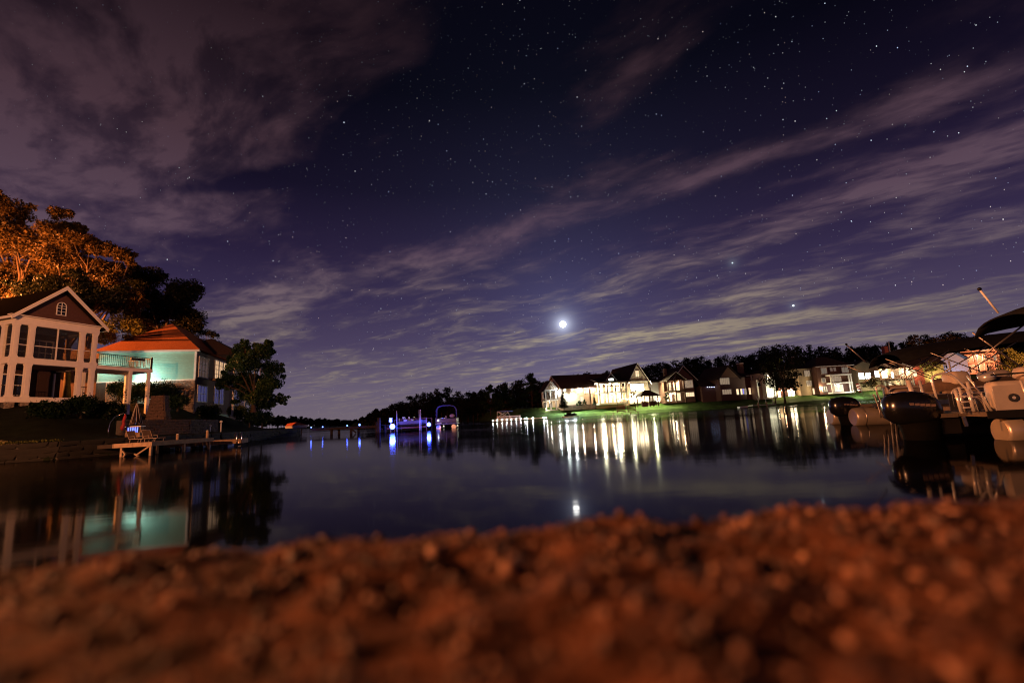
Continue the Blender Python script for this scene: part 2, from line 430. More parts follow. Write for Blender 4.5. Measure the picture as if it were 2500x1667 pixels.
# -- pebbles lying on it
def pebbles(n, x0, x1, y0, y1, rmin, rmax, rng):
    base = np.array([(math.sin(t) * math.cos(p), math.sin(t) * math.sin(p), math.cos(t)) for t, k in ((0.0, 1), (0.95, 5), (2.1, 5), (math.pi, 1)) for p in [2 * math.pi * i / k + t for i in range(k)]])
    fc = [(0, 1 + i, 1 + (i + 1) % 5) for i in range(5)] + [(1 + i, 6 + i, 1 + (i + 1) % 5) for i in range(5)] + [(1 + (i + 1) % 5, 6 + i, 6 + (i + 1) % 5) for i in range(5)] + [(6 + i, 11, 6 + (i + 1) % 5) for i in range(5)]
    vs, fs = [], []
    for _ in range(n):
        x = rng.uniform(x0, x1); y = rng.uniform(y0, y1)
        if y > edge_y(x) + 0.12: continue
        r = rmin + (rmax - rmin) * rng.random() ** 2.6
        jit = base * (1 + 0.28 * (rng.random((12, 1)) - 0.5)) * np.array([r * rng.uniform(0.8, 1.35), r * rng.uniform(0.8, 1.3), r * rng.uniform(0.55, 0.95)])
        a = rng.uniform(0, 6.28); ca_, sa_ = math.cos(a), math.sin(a)
        q = np.stack([jit[:, 0] * ca_ - jit[:, 1] * sa_ + x, jit[:, 0] * sa_ + jit[:, 1] * ca_ + y, jit[:, 2] + beach_h(x, y) + r * 0.28], 1)
        b = len(vs); vs.extend(q.tolist()); fs.extend([(b + i, b + j, b + k) for i, j, k in fc])
    return vs, fs
rng = np.random.default_rng(4)
b = MB(); b.v, b.f = pebbles(10000, -0.75, 0.75, 0.0, 0.56, 0.0007, 0.0040, rng)
v2_, f2_ = pebbles(9000, -3.5, 3.5, -2.0, 0.56, 0.0015, 0.008, rng); o_ = len(b.v); b.v += v2_; b.f += [tuple(o_ + i for i in f) for f in f2_]
b.sm = set(range(len(b.f)))
def pebble_mat():
    m = bpy.data.materials.new('pebble'); m.use_nodes = True; t = NT(m.node_tree); bs = m.node_tree.nodes['Principled BSDF']
    geo = t.n('ShaderNodeNewGeometry')
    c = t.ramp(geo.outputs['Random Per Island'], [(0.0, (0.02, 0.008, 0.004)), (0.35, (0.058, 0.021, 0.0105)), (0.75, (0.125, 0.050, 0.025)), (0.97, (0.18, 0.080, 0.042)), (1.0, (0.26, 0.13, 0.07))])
    m.node_tree.links.new(c, bs.inputs['Base Color']); bs.inputs['Roughness'].default_value = 0.7
    return m
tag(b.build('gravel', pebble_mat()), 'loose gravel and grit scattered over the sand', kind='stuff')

# ================================================================ moon
def emis(name, col, st):
    if name in MATS: return MATS[name]
    m = mat(name, (0.03, 0.03, 0.032), 0.12, var=0.05, emit=col, es=st); return m
mo = MB(); mo.ball((0, 0, 0), 17.0, 32, 20)
tag(mo.build('moon', emis('moon_glow', (1.0, 0.98, 0.90), 14.0), loc=MOON_DIR * 2600), 'bright white moon low over the lit houses', 'moon')

# ================================================================ assumed street lamps (outside the frame)
steel_d = mat('dark_steel', (0.05, 0.05, 0.05), 0.45, 0.8, var=0.1)
def street_lamp(loc, h, arm, power, col, label, r=0.12):
    t = empty('street_lamp', loc, 0, label, 'street lamp', 'sodium street lamps')
    a = Vector(arm)
    MB().tube([(0, 0, 0), (0, 0, h * 0.5), (0, 0, h)], [0.11, 0.09, 0.07], 10).build('pole', steel_d, t)
    MB().tube([(0, 0, h - 0.05), a * 0.5 + Vector((0, 0, h + 0.25)), a + Vector((0, 0, h + 0.3))], 0.04, 8).build('arm', steel_d, t)
    hd = MB().ball((0, 0, 0), 0.28, 12, 8, (1, 1, 0.5)).build('head', steel_d, t, a + Vector((0, 0, h + 0.36)))
    MB().ball((0, 0, 0), 0.17, 12, 8, (1, 1, 0.5)).build('lens', emis('sodium_lens', col, 20), hd, (0, 0, -0.10))
    point_light('lamp', a + Vector((0, 0, h + 0.02)), power, col, r, t)
    return t
street_lamp((-22, -4, 0.9), 5.8, (0.6, 1.2, 0), 56000, (1.0, 0.365, 0.14), 'sodium street lamp on the near shore behind the camera')  # not in view; assumed from the orange light on beach, porches and boats
street_lamp((-60, 42, 6.0), 9.5, (0.8, 0.8, 0), 135000, (1.0, 0.27, 0.055), 'sodium street lamp on the lane left of the near house')  # unseen lamp, assumed from the orange lit trees and teal house roof
street_lamp((172, 140, 4.5), 9.0, (-1, 0.6, 0), 60000, (1.0, 0.36, 0.14), 'sodium street lamp beyond the far right houses')  # lamp out of view, assumed for the orange light on the pink house

# ================================================================ trees
def leaf_quads(cent, size, rng, flat=0.0):
    """numpy: leaf-sized faces at the given centres, random tilt; returns vertex array (4 per leaf)"""
    n = len(cent)
    a = rng.normal(size=(n, 3)); a /= np.linalg.norm(a, axis=1)[:, None]
    h = rng.normal(size=(n, 3)); h -= a * (h * a).sum(1)[:, None]; h /= np.linalg.norm(h, axis=1)[:, None]
    k = np.cross(a, h)
    s = size * rng.uniform(0.55, 1.35, (n, 1))
    w_ = s * rng.uniform(0.35, 0.62, (n, 1))
    v = np.stack([cent - h * s * 0.5, cent + k * w_ * 0.5 - h * s * 0.05, cent + h * s * 0.5, cent - k * w_ * 0.5 + h * s * 0.05], 1)
    return v.reshape(-1, 3)
def leaf_mesh(name, verts):
    n = len(verts) // 4
    me = bpy.data.meshes.new(name)
    me.vertices.add(len(verts)); me.vertices.foreach_set('co', np.asarray(verts, dtype=np.float32).ravel())
    me.loops.add(4 * n); me.loops.foreach_set('vertex_index', np.arange(4 * n, dtype=np.int32))
    me.polygons.add(n); me.polygons.foreach_set('loop_start', np.arange(0, 4 * n, 4, dtype=np.int32)); me.polygons.foreach_set('loop_total', np.full(n, 4, dtype=np.int32))
    me.update(calc_edges=True); me.validate(); return me
def crown_pts(clumps, n, rng):
    """points spread through clumps (cx, cy, cz, rx, rz): denser near each clump's shell"""
    cl = np.array(clumps); wgt = cl[:, 3] ** 2 * np.sqrt(cl[:, 4] / cl[:, 3]); wgt = wgt / wgt.sum()
    idx = rng.choice(len(cl), n, p=wgt); c = cl[idx]
    d = rng.normal(size=(n, 3)); d /= np.linalg.norm(d, axis=1)[:, None]
    r = rng.random(n) ** 0.45
    r *= 1 + 0.25 * np.sin(d[:, 0] * 5 + idx) * np.cos(d[:, 1] * 4 + idx * 2)
    return c[:, :3] + d * (r[:, None] * np.stack([c[:, 3], c[:, 3], c[:, 4]], 1))
bark = mat('bark', (0.07, 0.05, 0.035), 0.95, var=0.45, scale=3, bump=0.8, spec=0.1)
bark_pale = mat('bark_pale', (0.075, 0.050, 0.034), 0.9, var=0.35, scale=3, bump=0.6, spec=0.1)
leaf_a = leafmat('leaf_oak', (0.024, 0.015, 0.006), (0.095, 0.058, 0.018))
leaf_b = leafmat('leaf_maple', (0.009, 0.026, 0.010), (0.026, 0.060, 0.024))
leaf_c = leafmat('leaf_dark', (0.008, 0.010, 0.005), (0.024, 0.026, 0.012))
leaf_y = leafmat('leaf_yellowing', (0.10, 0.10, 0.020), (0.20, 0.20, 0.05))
def tree(name, base, clumps, n, size, leafm, trunk_r, label, group=None, cat='tree', barkm=None, seed=1, lean=(0, 0), limbs=None, top=None):
    """clumps are relative to base"""
    rng = np.random.default_rng(seed); rnd = random.Random(seed)
    t = empty(name, base, 0, label, cat, group)
    zs = [c[2] for c in clumps]; h = top or (min(zs) + max(zs)) * 0.5
    cxm = sum(c[0] for c in clumps) / len(clumps); cym = sum(c[1] for c in clumps) / len(clumps)
    tr = MB(); pts = []; rs = []
    for i in range(7):
        f = i / 6; pts.append((cxm * f * 0.8 + lean[0] * f + rnd.uniform(-.12, .12) * trunk_r * 4 * f, cym * f * 0.8 + lean[1] * f, h * f)); rs.append(trunk_r * (1.25 if i == 0 else 1 - 0.68 * f))
    tr.tube(pts, rs, 8)
    for c in (limbs if limbs is not None else clumps):
        f = rnd.uniform(0.35, 0.85); k = f * 6; i = int(k); a = Vector(pts[i]).lerp(Vector(pts[i + 1]), k - i); b_ = Vector(c[:3])
        if (b_ - a).z < -0.5: a = Vector(pts[2])
        mid = a.lerp(b_, 0.5) + Vector((rnd.uniform(-1, 1), rnd.uniform(-1, 1), rnd.uniform(-.2, 1))) * (b_ - a).length * 0.10
        r0 = trunk_r * (1 - 0.68 * f) * 0.62; tr.tube([a, mid, b_], [r0, r0 * 0.62, r0 * 0.2], 6)
        for q in range(2):
            e = b_ + Vector((rnd.uniform(-1, 1) * c[3], rnd.uniform(-1, 1) * c[3], rnd.uniform(-.6, .8) * c[4])) * 0.8
            tr.tube([mid.lerp(b_, 0.4), e], [r0 * 0.35, r0 * 0.08], 5)
    tr.build('trunk', barkm or bark, t)
    me = leaf_mesh('crown', leaf_quads(crown_pts(clumps, n, rng), size, rng)); me.materials.append(leafm)
    o = bpy.data.objects.new('crown', me); COL.objects.link(o); o.parent = t
    return t
def blob_clumps(h0, h1, rmax, n, rnd, rx=(0.22, 0.38), shape=0.5):
    """clumps filling an ovoid crown between heights h0 and h1"""
    out = []
    for i in range(n):
        f = (i + 0.5) / n; z = h0 + (h1 - h0) * f
        prof = math.sin(math.pi * min(1, max(0, (0.12 + 0.86 * f) ** shape))) ** 0.7
        a = i * 2.399 + rnd.uniform(-.4, .4); rr = rmax * prof * rnd.uniform(0.35, 0.85)
        s = rmax * rnd.uniform(*rx) * (0.6 + 0.4 * prof)
        out.append((rr * math.cos(a), rr * math.sin(a), z, s, s * rnd.uniform(0.5, 0.8)))
    return out

# -- wooded hills behind the houses: one mass of trees, each with its own stem and crown
def forest(name, spec, leafm, label, seed):
    """spec: list of (px, top_py, Y, base_z, crown_r)"""
    rng = np.random.default_rng(seed); rnd = random.Random(seed)
    V = []; tk = MB()
    for (px, py, Y, bz, cr, dens) in spec:
        top = at(px, py, Y); H = top.z - bz
        if H < 2: continue
        cl = []
        k = rnd.choice((5, 6, 7, 8))
        conif = rnd.random() < 0.3
        for i in range(k):
            f = (i + 0.6) / k; z = bz + H * (0.30 + 0.66 * f)
            prof = (1 - f) ** 0.7 * 0.9 + 0.15 if conif else math.sin(math.pi * (0.18 + 0.72 * f)) ** 0.6
            a = rnd.uniform(0, 6.28); rr = cr * prof * rnd.uniform(0.2, 0.7); s = cr * prof * rnd.uniform(0.42, 0.68)
            cl.append((top.x + rr * math.cos(a), Y + rr * math.sin(a), z, s, s * rnd.uniform(0.5, 0.85)))
        cl.append((top.x, Y, top.z - cr * 0.25, cr * 0.36, cr * 0.3))
        V.append(leaf_quads(crown_pts(cl, int(dens), rng), Y * 0.0042, rng))
        tk.tube([(top.x, Y, bz - 1), (top.x, Y, bz + H * 0.8)], [0.28, 0.1], 5)
    me = leaf_mesh(name, np.concatenate(V)); me.materials.append(leafm)
    o = bpy.data.objects.new(name, me); COL.objects.link(o); tag(o, label, kind='stuff')
    tag(tk.build('tree_stems', bark, o), kind='stuff')
    return o
LINE = [(540, 1014), (650, 1012), (700, 1014), (760, 1019), (850, 1026), (885, 1022), (900, 1008), (922, 995), (940, 1000), (960, 985), (990, 975), (1020, 962), (1035, 955), (1060, 951), (1080, 945), (1105, 947),
        (1118, 962), (1135, 953), (1160, 958), (1190, 948), (1222, 938), (1260, 930), (1290, 923), (1310, 926), (1340, 930), (1375, 924), (1400, 917), (1440, 909), (1476, 904), (1530, 902), (1576, 897),
        (1598, 890), (1636, 880), (1680, 876), (1719, 863), (1736, 878), (1789, 860), (1812, 872), (1866, 843), (1904, 839), (1938, 855), (1978, 842), (2040, 850), (2100, 845), (2149, 846), (2174, 829),
        (2204, 836), (2238, 816), (2276, 820), (2330, 811), (2366, 819), (2425, 822), (2478, 816), (2600, 812)]
def line_y(x):
    for (x0, y0), (x1, y1) in zip(LINE[:-1], LINE[1:]):
        if x0 <= x <= x1: return y0 + (y1 - y0) * (x - x0) / (x1 - x0)
    return LINE[-1][1]
rnd = random.Random(11)
spec = []
x = 520
while x < 890:                      # far end of the lake
    for row in range(2): spec.append((x + rnd.uniform(-6, 6), line_y(x) + rnd.uniform(-1, 3) + row * 5, 520 - row * 30, 1.5, rnd.uniform(4, 6), 260))
    x += 9
forest('far_forest', spec, leaf_c, 'low dark woods along the far end of the lake', 21)
spec = []; x = 893
while x < 1360:                     # wooded point in the middle
    Y = 215 + rnd.uniform(-8, 8)
    for row in range(3):
        X = (x - 1250) / FPX * Y
        spec.append((x + rnd.uniform(-8, 8), line_y(x) + rnd.uniform(-3, 6) + row * 17 * max(0.5, (1030 - line_y(x)) / 80), Y - row * 12, max(1.0, far_h(X, Y - row * 10)), rnd.uniform(3.4, 5.2) * (1 if x > 940 else 0.6), 620))
    x += 13 if x > 940 else 7
forest('wooded_point', spec, leaf_c, 'dark woods on the point left of the lit houses', 22)
spec = []; x = 1330
while x < 2620:                     # wooded hill behind the right-hand houses
    Y = 250 + rnd.uniform(-15, 15)
    for row in range(3):
        Yr = Y - row * 22; X = (x - 1250) / FPX * Yr
        spec.append((x + rnd.uniform(-12, 12), line_y(x) + rnd.uniform(-4, 9) + row * 20, Yr, max(2.0, far_h(X, Yr)), rnd.uniform(4.5, 7.2), 620))
    x += 17
forest('wooded_hill', spec, leaf_c, 'dark wooded hill rising behind the houses on the right', 23)

# -- big trees behind the near houses
def px_tree(name, base_px, Y, bz, blobs, n, size, leafm, tr, label, seed, group=None, barkm=None, lean=(0, 0), limbs=None, top=None, depth=0.6, fill=.9):
    """blobs in photo pixels (x, y, rx, rz) at distance Y give the crown its outline; depth spreads them in the third direction"""
    rnd_ = random.Random(seed)
    p0 = at(base_px, 900, Y); base = Vector((p0.x, Y, bz)); cl = []
    for (bx, by, rx, rz) in blobs:
        q = at(bx, by, Y); k = Y / FPX; dyy = rnd_.uniform(-1, 1) * depth * rx * k * 1.5
        cl.append((q.x - base.x, dyy, q.z - bz, rx * k * fill, rz * k * fill))
        for _s in range(3):                      # ragged outline: small sprays round each bough
            a_ = rnd_.uniform(0, 6.283); e_ = rnd_.uniform(.75, 1.15)
            cl.append((q.x - base.x + math.cos(a_) * rx * k * e_, dyy + rnd_.uniform(-.6, .6) * rx * k, q.z - bz + math.sin(a_) * rz * k * e_, rx * k * rnd_.uniform(.18, .34), rz * k * rnd_.uniform(.2, .36)))
    return tree(name, base, cl, n, size, leafm, tr, label, group, 'tree', barkm, seed, lean, limbs or cl[::4], top)
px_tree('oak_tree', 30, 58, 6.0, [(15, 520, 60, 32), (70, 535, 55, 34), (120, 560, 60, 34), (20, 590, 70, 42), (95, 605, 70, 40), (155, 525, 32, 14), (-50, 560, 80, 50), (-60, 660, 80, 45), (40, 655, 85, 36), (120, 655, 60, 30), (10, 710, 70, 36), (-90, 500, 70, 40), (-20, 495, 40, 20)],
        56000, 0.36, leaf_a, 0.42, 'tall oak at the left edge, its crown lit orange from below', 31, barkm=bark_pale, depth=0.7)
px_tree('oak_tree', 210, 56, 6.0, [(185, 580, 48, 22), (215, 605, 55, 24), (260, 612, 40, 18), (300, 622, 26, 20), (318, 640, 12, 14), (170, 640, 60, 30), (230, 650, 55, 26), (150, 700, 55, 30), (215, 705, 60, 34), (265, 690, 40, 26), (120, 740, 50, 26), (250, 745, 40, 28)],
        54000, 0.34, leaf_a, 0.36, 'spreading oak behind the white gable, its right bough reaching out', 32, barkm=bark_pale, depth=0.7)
px_tree('oak_tree', 405, 72, 6.0, [(330, 680, 30, 22), (375, 682, 42, 22), (425, 700, 42, 26), (455, 735, 32, 24), (340, 725, 45, 28), (400, 745, 50, 30), (450, 775, 36, 26), (300, 740, 35, 26), (350, 780, 48, 26), (415, 800, 44, 22), (480, 795, 16, 14), (475, 770, 14, 12)],
        48000, 0.36, leaf_c, 0.34, 'round dark tree behind the orange hip roof', 33, depth=0.8, fill=1.12)
px_tree('shade_tree', 170, 47.5, 5.0, [(60, 700, 40, 24), (120, 690, 46, 26), (180, 700, 48, 28), (235, 715, 40, 26), (150, 735, 60, 28), (215, 752, 44, 24), (270, 742, 30, 22), (90, 740, 40, 22), (25, 735, 40, 24), (200, 672, 24, 14), (285, 700, 18, 12), (45, 785, 26, 16)],  # lowest blob added unseen behind the porch house to shade the teal house roof
        19000, 0.28, leaf_c, 0.30, 'dark unlit tree crown directly behind the white gable', 38, depth=0.8)
px_tree('slim_tree', 342, 57, 5.5, [(335, 720, 18, 20), (352, 745, 22, 18), (325, 755, 20, 20), (345, 790, 26, 18), (318, 790, 18, 16)],
        4200, 0.24, leaf_a, 0.16, 'slim tree with a pale lit trunk left of the orange roof', 34, barkm=bark_pale, top=13.5)
px_tree('yellow_bush', 290, 53, 5.5, [(262, 800, 28, 24), (300, 795, 32, 26), (330, 810, 22, 20), (275, 825, 36, 20), (310, 830, 30, 20)],
        9000, 0.22, leaf_y, 0.12, 'yellow-green bushy tree between the two near houses', 35)
px_tree('young_tree', 515, 76, 5.0, [(505, 812, 10, 9), (520, 815, 12, 10), (500, 835, 12, 8)],
        900, 0.30, leaf_c, 0.10, 'small dark treetop just right of the hip roof peak', 36)
# -- the broad maple at the water's edge
px_tree('maple_tree', 622, 52, 3.0, [(590, 850, 26, 20), (630, 855, 30, 22), (655, 862, 24, 22), (575, 880, 30, 22), (620, 890, 40, 26), (660, 900, 28, 24), (545, 925, 22, 18), (585, 925, 36, 22), (630, 930, 40, 24), (668, 940, 28, 20), (600, 960, 40, 22), (650, 972, 36, 20), (685, 975, 18, 13), (625, 985, 34, 16), (548, 940, 16, 12), (660, 840, 12, 10), (600, 838, 12, 10)],
        30000, 0.27, leaf_b, 0.26, 'broad dark maple on the lawn at the water side of the teal house', 37, depth=0.7)

# ================================================================ building helpers
white_p = mat('white_paint', (0.74, 0.70, 0.64), 0.55, var=0.05, scale=3)
trim_w = mat('trim_white', (0.70, 0.68, 0.64), 0.5, var=0.05, scale=3)
brown_s = mat('brown_siding', (0.085, 0.038, 0.030), 0.8, var=0.15, scale=5)
shingle = mat('roof_shingle', (0.085, 0.055, 0.045), 0.95, var=0.35, scale=9, bump=0.7, bscale=30, spec=0.1)
shingle_o = mat('roof_shingle_tan', (0.26, 0.085, 0.036), 0.95, var=0.3, scale=12, bump=0.8, bscale=40, spec=0.1)
glass_d = mat('dark_glass', (0.010, 0.011, 0.013), 0.06, var=0.1, spec=0.5)
def see_through(name, col, f, rough=0.3):
    m = bpy.data.materials.new(name); m.use_nodes = True; t = NT(m.node_tree); bs = m.node_tree.nodes['Principled BSDF']
    bs.inputs['Base Color'].default_value = (*col, 1); bs.inputs['Roughness'].default_value = rough
    tr = t.n('ShaderNodeBsdfTransparent'); mx = t.n('ShaderNodeMixShader'); mx.inputs[0].default_value = f
    m.node_tree.links.new(bs.outputs[0], mx.inputs[1]); m.node_tree.links.new(tr.outputs[0], mx.inputs[2])
    m.node_tree.links.new(mx.outputs[0], m.node_tree.nodes['Material Output'].inputs[0]); return m
screen_m = see_through('insect_screen', (0.012, 0.010, 0.010), 0.5, 0.5)
black_m = mat('black_metal', (0.012, 0.012, 0.012), 0.4, 0.6, var=0.1)
teal = mat('teal_siding', (0.24, 0.43, 0.37), 0.75, var=0.06, scale=4)
stone_m = mat('field_stone', (0.24, 0.20, 0.165), 0.9, var=0.45, scale=2.2, bump=0.7, bscale=14)
stone_d = mat('dark_stone', (0.13, 0.085, 0.065), 0.9, var=0.45, scale=2.2, bump=0.7, bscale=14)
mortar = mat('mortar', (0.06, 0.052, 0.045), 0.95, var=0.2, scale=8)
wood_d = mat('dock_wood', (0.30, 0.205, 0.135), 0.8, var=0.3, scale=3.5, bump=0.4, bscale=20)
wood_w = mat('weathered_wood', (0.19, 0.12, 0.075), 0.85, var=0.35, scale=3.5, bump=0.4, bscale=20)
chrome = mat('bright_metal', (0.72, 0.70, 0.67), 0.16, 1.0, var=0.05)
alu = mat('brushed_aluminium', (0.60, 0.56, 0.50), 0.34, 1.0, var=0.12, scale=3)
def glow(name, col, st): return emis(name, col, st)

def window(parent, x0, x1, z0, z1, y, pane, nx=2, nz=2, fr=0.07, frm=None, side=None, mw=None):
    """window in a facade: frame with muntins (one mesh) and its pane; side='x' puts it in a wall running along y"""
    frm = frm or trim_w; f = MB(); mw = mw or fr * 0.6
    def bx(a, b, c, d, p0, p1):
        if side == 'x': f.box(p0, p1, a, b, c, d)
        else: f.box(a, b, p0, p1, c, d)
    s = 1 if side == 'x' else -1
    o0, o1 = sorted((y + s * 0.02, y + s * 0.10))
    bx(x0 - fr, x0, z0 - fr, z1 + fr, o0, o1); bx(x1, x1 + fr, z0 - fr, z1 + fr, o0, o1)
    bx(x0, x1, z0 - fr, z0, o0, o1); bx(x0, x1, z1, z1 + fr, o0, o1)
    m0, m1 = sorted((y + s * 0.045, y + s * 0.085))
    for i in range(1, nx): xx = x0 + (x1 - x0) * i / nx; bx(xx - mw / 2, xx + mw / 2, z0, z1, m0, m1)
    for i in range(1, nz): zz = z0 + (z1 - z0) * i / nz; bx(x0, x1, zz - mw / 2, zz + mw / 2, m0 - 0.002 , m1 + 0.002)
    w_ = f.build('window', frm, parent)
    p = MB(); q0, q1 = sorted((y + s * 0.02, y + s * 0.035))
    if side == 'x': p.box(q0, q1, x0, x1, z0, z1)
    else: p.box(x0, x1, q0, q1, z0, z1)
    p.build('pane', pane, w_)
    return w_
def railing(parent, a, b, h, step=0.14, m=None, r=0.012, name='baluster', rail='railing'):
    a, b = Vector(a), Vector(b); L = (b - a).length; m = m or black_m
    ro = MB().beam(a + Vector((0, 0, h)), b + Vector((0, 0, h)), 0.06, 0.05).build(rail, m, parent)
    MB().beam(a + Vector((0, 0, 0.09)), b + Vector((0, 0, 0.09)), 0.04, 0.04).build('bottom_rail', m, ro)
    n = max(2, int(L / step)); src = MB().box(-r, r, -r, r, 0.11, h - 0.02).build(name, m, ro, a.lerp(b, 0.5 / n))
    for i in range(1, n): inst(src, name, ro, a.lerp(b, (i + 0.5) / n))
    return ro
def gable_roof(parent, x0, x1, y0, y1, ze, zr, axis='x', ov=0.4, th=0.18, m=None, name='roof'):
    """pitched roof over a rectangle; ridge along axis"""
    b = MB(); m = m or shingle
    if axis == 'y':
        xm = (x0 + x1) / 2; sl = (zr - ze) / (xm - x0); zo = ze - sl * ov
        for s, xe in ((-1, x0 - ov), (1, x1 + ov)):
            b.prism([(xe, 0, zo), (xm, 0, zr), (xm, 0, zr + th), (xe, 0, zo + th)] if s < 0 else [(xm, 0, zr), (xe, 0, zo), (xe, 0, zo + th), (xm, 0, zr + th)], (0, y0 - ov, 0), (0, y1 + ov, 0))
    else:
        ym = (y0 + y1) / 2; sl = (zr - ze) / (ym - y0); zo = ze - sl * ov
        for s, ye in ((-1, y0 - ov), (1, y1 + ov)):
            b.prism([(0, ye, zo), (0, ym, zr), (0, ym, zr + th), (0, ye, zo + th)] if s < 0 else [(0, ym, zr), (0, ye, zo), (0, ye, zo + th), (0, ym, zr + th)], (x0 - ov, 0, 0), (x1 + ov, 0, 0))
    return b.build(name, m, parent)
def hip_roof(parent, x0, x1, y0, y1, ze, zr, r0, r1, ov=0.45, m=None, name='roof'):
    """hip roof with ridge from r0 to r1 (xy points)"""
    a, b_, c, d = (x0 - ov, y0 - ov, ze), (x1 + ov, y0 - ov, ze), (x1 + ov, y1 + ov, ze), (x0 - ov, y1 + ov, ze)
    e, f = (r0[0], r0[1], zr), (r1[0], r1[1], zr)
    mb = MB(); mb._add([a, b_, c, d, e, f], [(3, 2, 1, 0)] + ([(0, 1, 4), (1, 2, 5, 4), (2, 3, 5), (3, 0, 4, 5)] if abs(r1[1] - r0[1]) > abs(r1[0] - r0[0]) else [(3, 0, 4), (0, 1, 5, 4), (1, 2, 5), (2, 3, 4, 5)]))
    return mb.build(name, m or shingle, parent)
def tri_wall(parent, pts, th, m, name='gable_wall', n=(0, 1, 0)):
    n = Vector(n); return MB().prism(pts, n * 0, n * th).build(name, m, parent)
STONES = []
def stone_protos():
    rr = random.Random(5)
    for k in range(6):
        b = MB(); vs = []
        for z in (-.5, .5):
            for y in (-.5, .5):
                for x in (-.5, .5): vs.append(Vector((x + rr.uniform(-.12, .12), y + rr.uniform(-.1, .1), z + rr.uniform(-.12, .12))))
        cs = [sum((vs[i] for i in f), Vector()) / 4 for f in ((0, 1, 5, 4), (2, 6, 7, 3))]
        for c in cs: c.y *= 1.35
        b._add(vs + cs, [(0, 2, 3, 1), (4, 5, 7, 6), (0, 4, 6, 2), (1, 3, 7, 5), (0, 1, 8), (1, 5, 8), (5, 4, 8), (4, 0, 8), (2, 6, 9), (6, 7, 9), (7, 3, 9), (3, 2, 9)])
        STONES.append(b.mesh('stone'))
stone_protos()
def stones(parent, a, b_, z0, z1, sw, sh, m, seed=1, depth=0.25, holes=()):
    """lay individual stones on a vertical face from a to b (xy in the parent's frame)"""
    rr = random.Random(seed); a, b_ = Vector((*a, 0)), Vector((*b_, 0)); L = (b_ - a).length; ang = math.atan2(b_.y - a.y, b_.x - a.x)
    key = m.name; ms = []
    for s in STONES:
        nm = 'stone_' + key + s.name[-4:]
        me = bpy.data.meshes.get(nm) or s.copy(); me.name = nm
        if not me.materials: me.materials.append(m)
        ms.append(me)
    rows = max(1, round((z1 - z0) / sh)); rh = (z1 - z0) / rows; k = 0
    for r_ in range(rows):
        x = -rr.uniform(0, sw * 0.5)
        while x < L:
            w_ = sw * rr.uniform(0.65, 1.45); x1 = min(x + w_, L); x0 = max(x, 0); zc_ = z0 + rh * (r_ + 0.5)
            if x1 - x0 > sw * 0.25 and not any(h[0] < (x0 + x1) / 2 < h[1] and h[2] < zc_ < h[3] for h in holes):
                p = a.lerp(b_, (x0 + x1) / 2 / L)
                inst(rr.choice(ms), 'stone', parent, (p.x, p.y, zc_), (rr.uniform(-.06, .06), rr.uniform(-.05, .05), ang), ((x1 - x0) * 0.94, depth * rr.uniform(0.8, 1.2), rh * 0.94)); k += 1
            x += w_
    return k

# ================================================================ white two-storey porch house
A0, A1 = at(14, 972, 34), at(226, 975, 39.3)
rzA = math.atan2(A1.y - A0.y, A1.x - A0.x); WA = math.hypot(A1.x - A0.x, A1.y - A0.y); zA = A0.z
hA = empty('porch_house', (A0.x, A0.y, zA), rzA, 'white columned two-storey porch house with a brown gable at the left edge', 'house')
sx = WA / 5.8
pc = [(0, .38), (.95, 1.36), (4.44, 4.85), (5.42, 5.8)]
for (z0, z1) in ((0.10, 2.6), (3.05, 5.55)):
    for i, (a, b_) in enumerate(pc):
        c = MB(); a *= sx; b_ *= sx
        c.box(a, b_, 0, .20, z0, z1)
        c.box(a - .03, b_ + .03, -.03, .22, z0, z0 + .12); c.box(a - .03, b_ + .03, -.03, .22, z1 - .12, z1)
        c.box(a + .07, b_ - .07, -.018, .0, z0 + .25, z1 - .25)
        c.build('column', white_p, hA)
    for k, yy in enumerate((1.05, 3.2)):
        c = MB(); c.box(0, .20, yy, yy + .40, z0, z1); c.box(-.03, .22, yy - .03, yy + .43, z0, z0 + .12); c.box(-.03, .22, yy - .03, yy + .43, z1 - .12, z1); c.build('column', white_p, hA)
for nm, z0, z1, o in (('entablature', 5.55, 6.12, .06), ('floor_beam', 2.6, 3.05, .06), ('base_beam', -.28, .10, .08)):
    b = MB(); b.box(-o, WA + o, -o, .45, z0, z1); b.box(-o, .45, .45, 4.2, z0, z1); b.box(WA - .4, WA + o, .45, 4.2, z0, z1)
    b.box(-o - .04, WA + o + .04, -o - .04, .45, z1 - .09, z1 + .012)
    b.box(-o - .04, .45, .451, 4.2, z1 - .09, z1 + .012); b.build(nm, white_p, hA)
MB().box(.1, WA - .1, .1, 4.2, 2.7, 2.95).build('porch_floor', wood_w, hA)
MB().box(.1, WA - .1, .1, 4.2, -.2, .05).build('porch_floor', wood_w, hA)
MB().box(.1, WA - .1, .1, 4.2, 5.7, 5.85).build('porch_ceiling', white_p, hA)
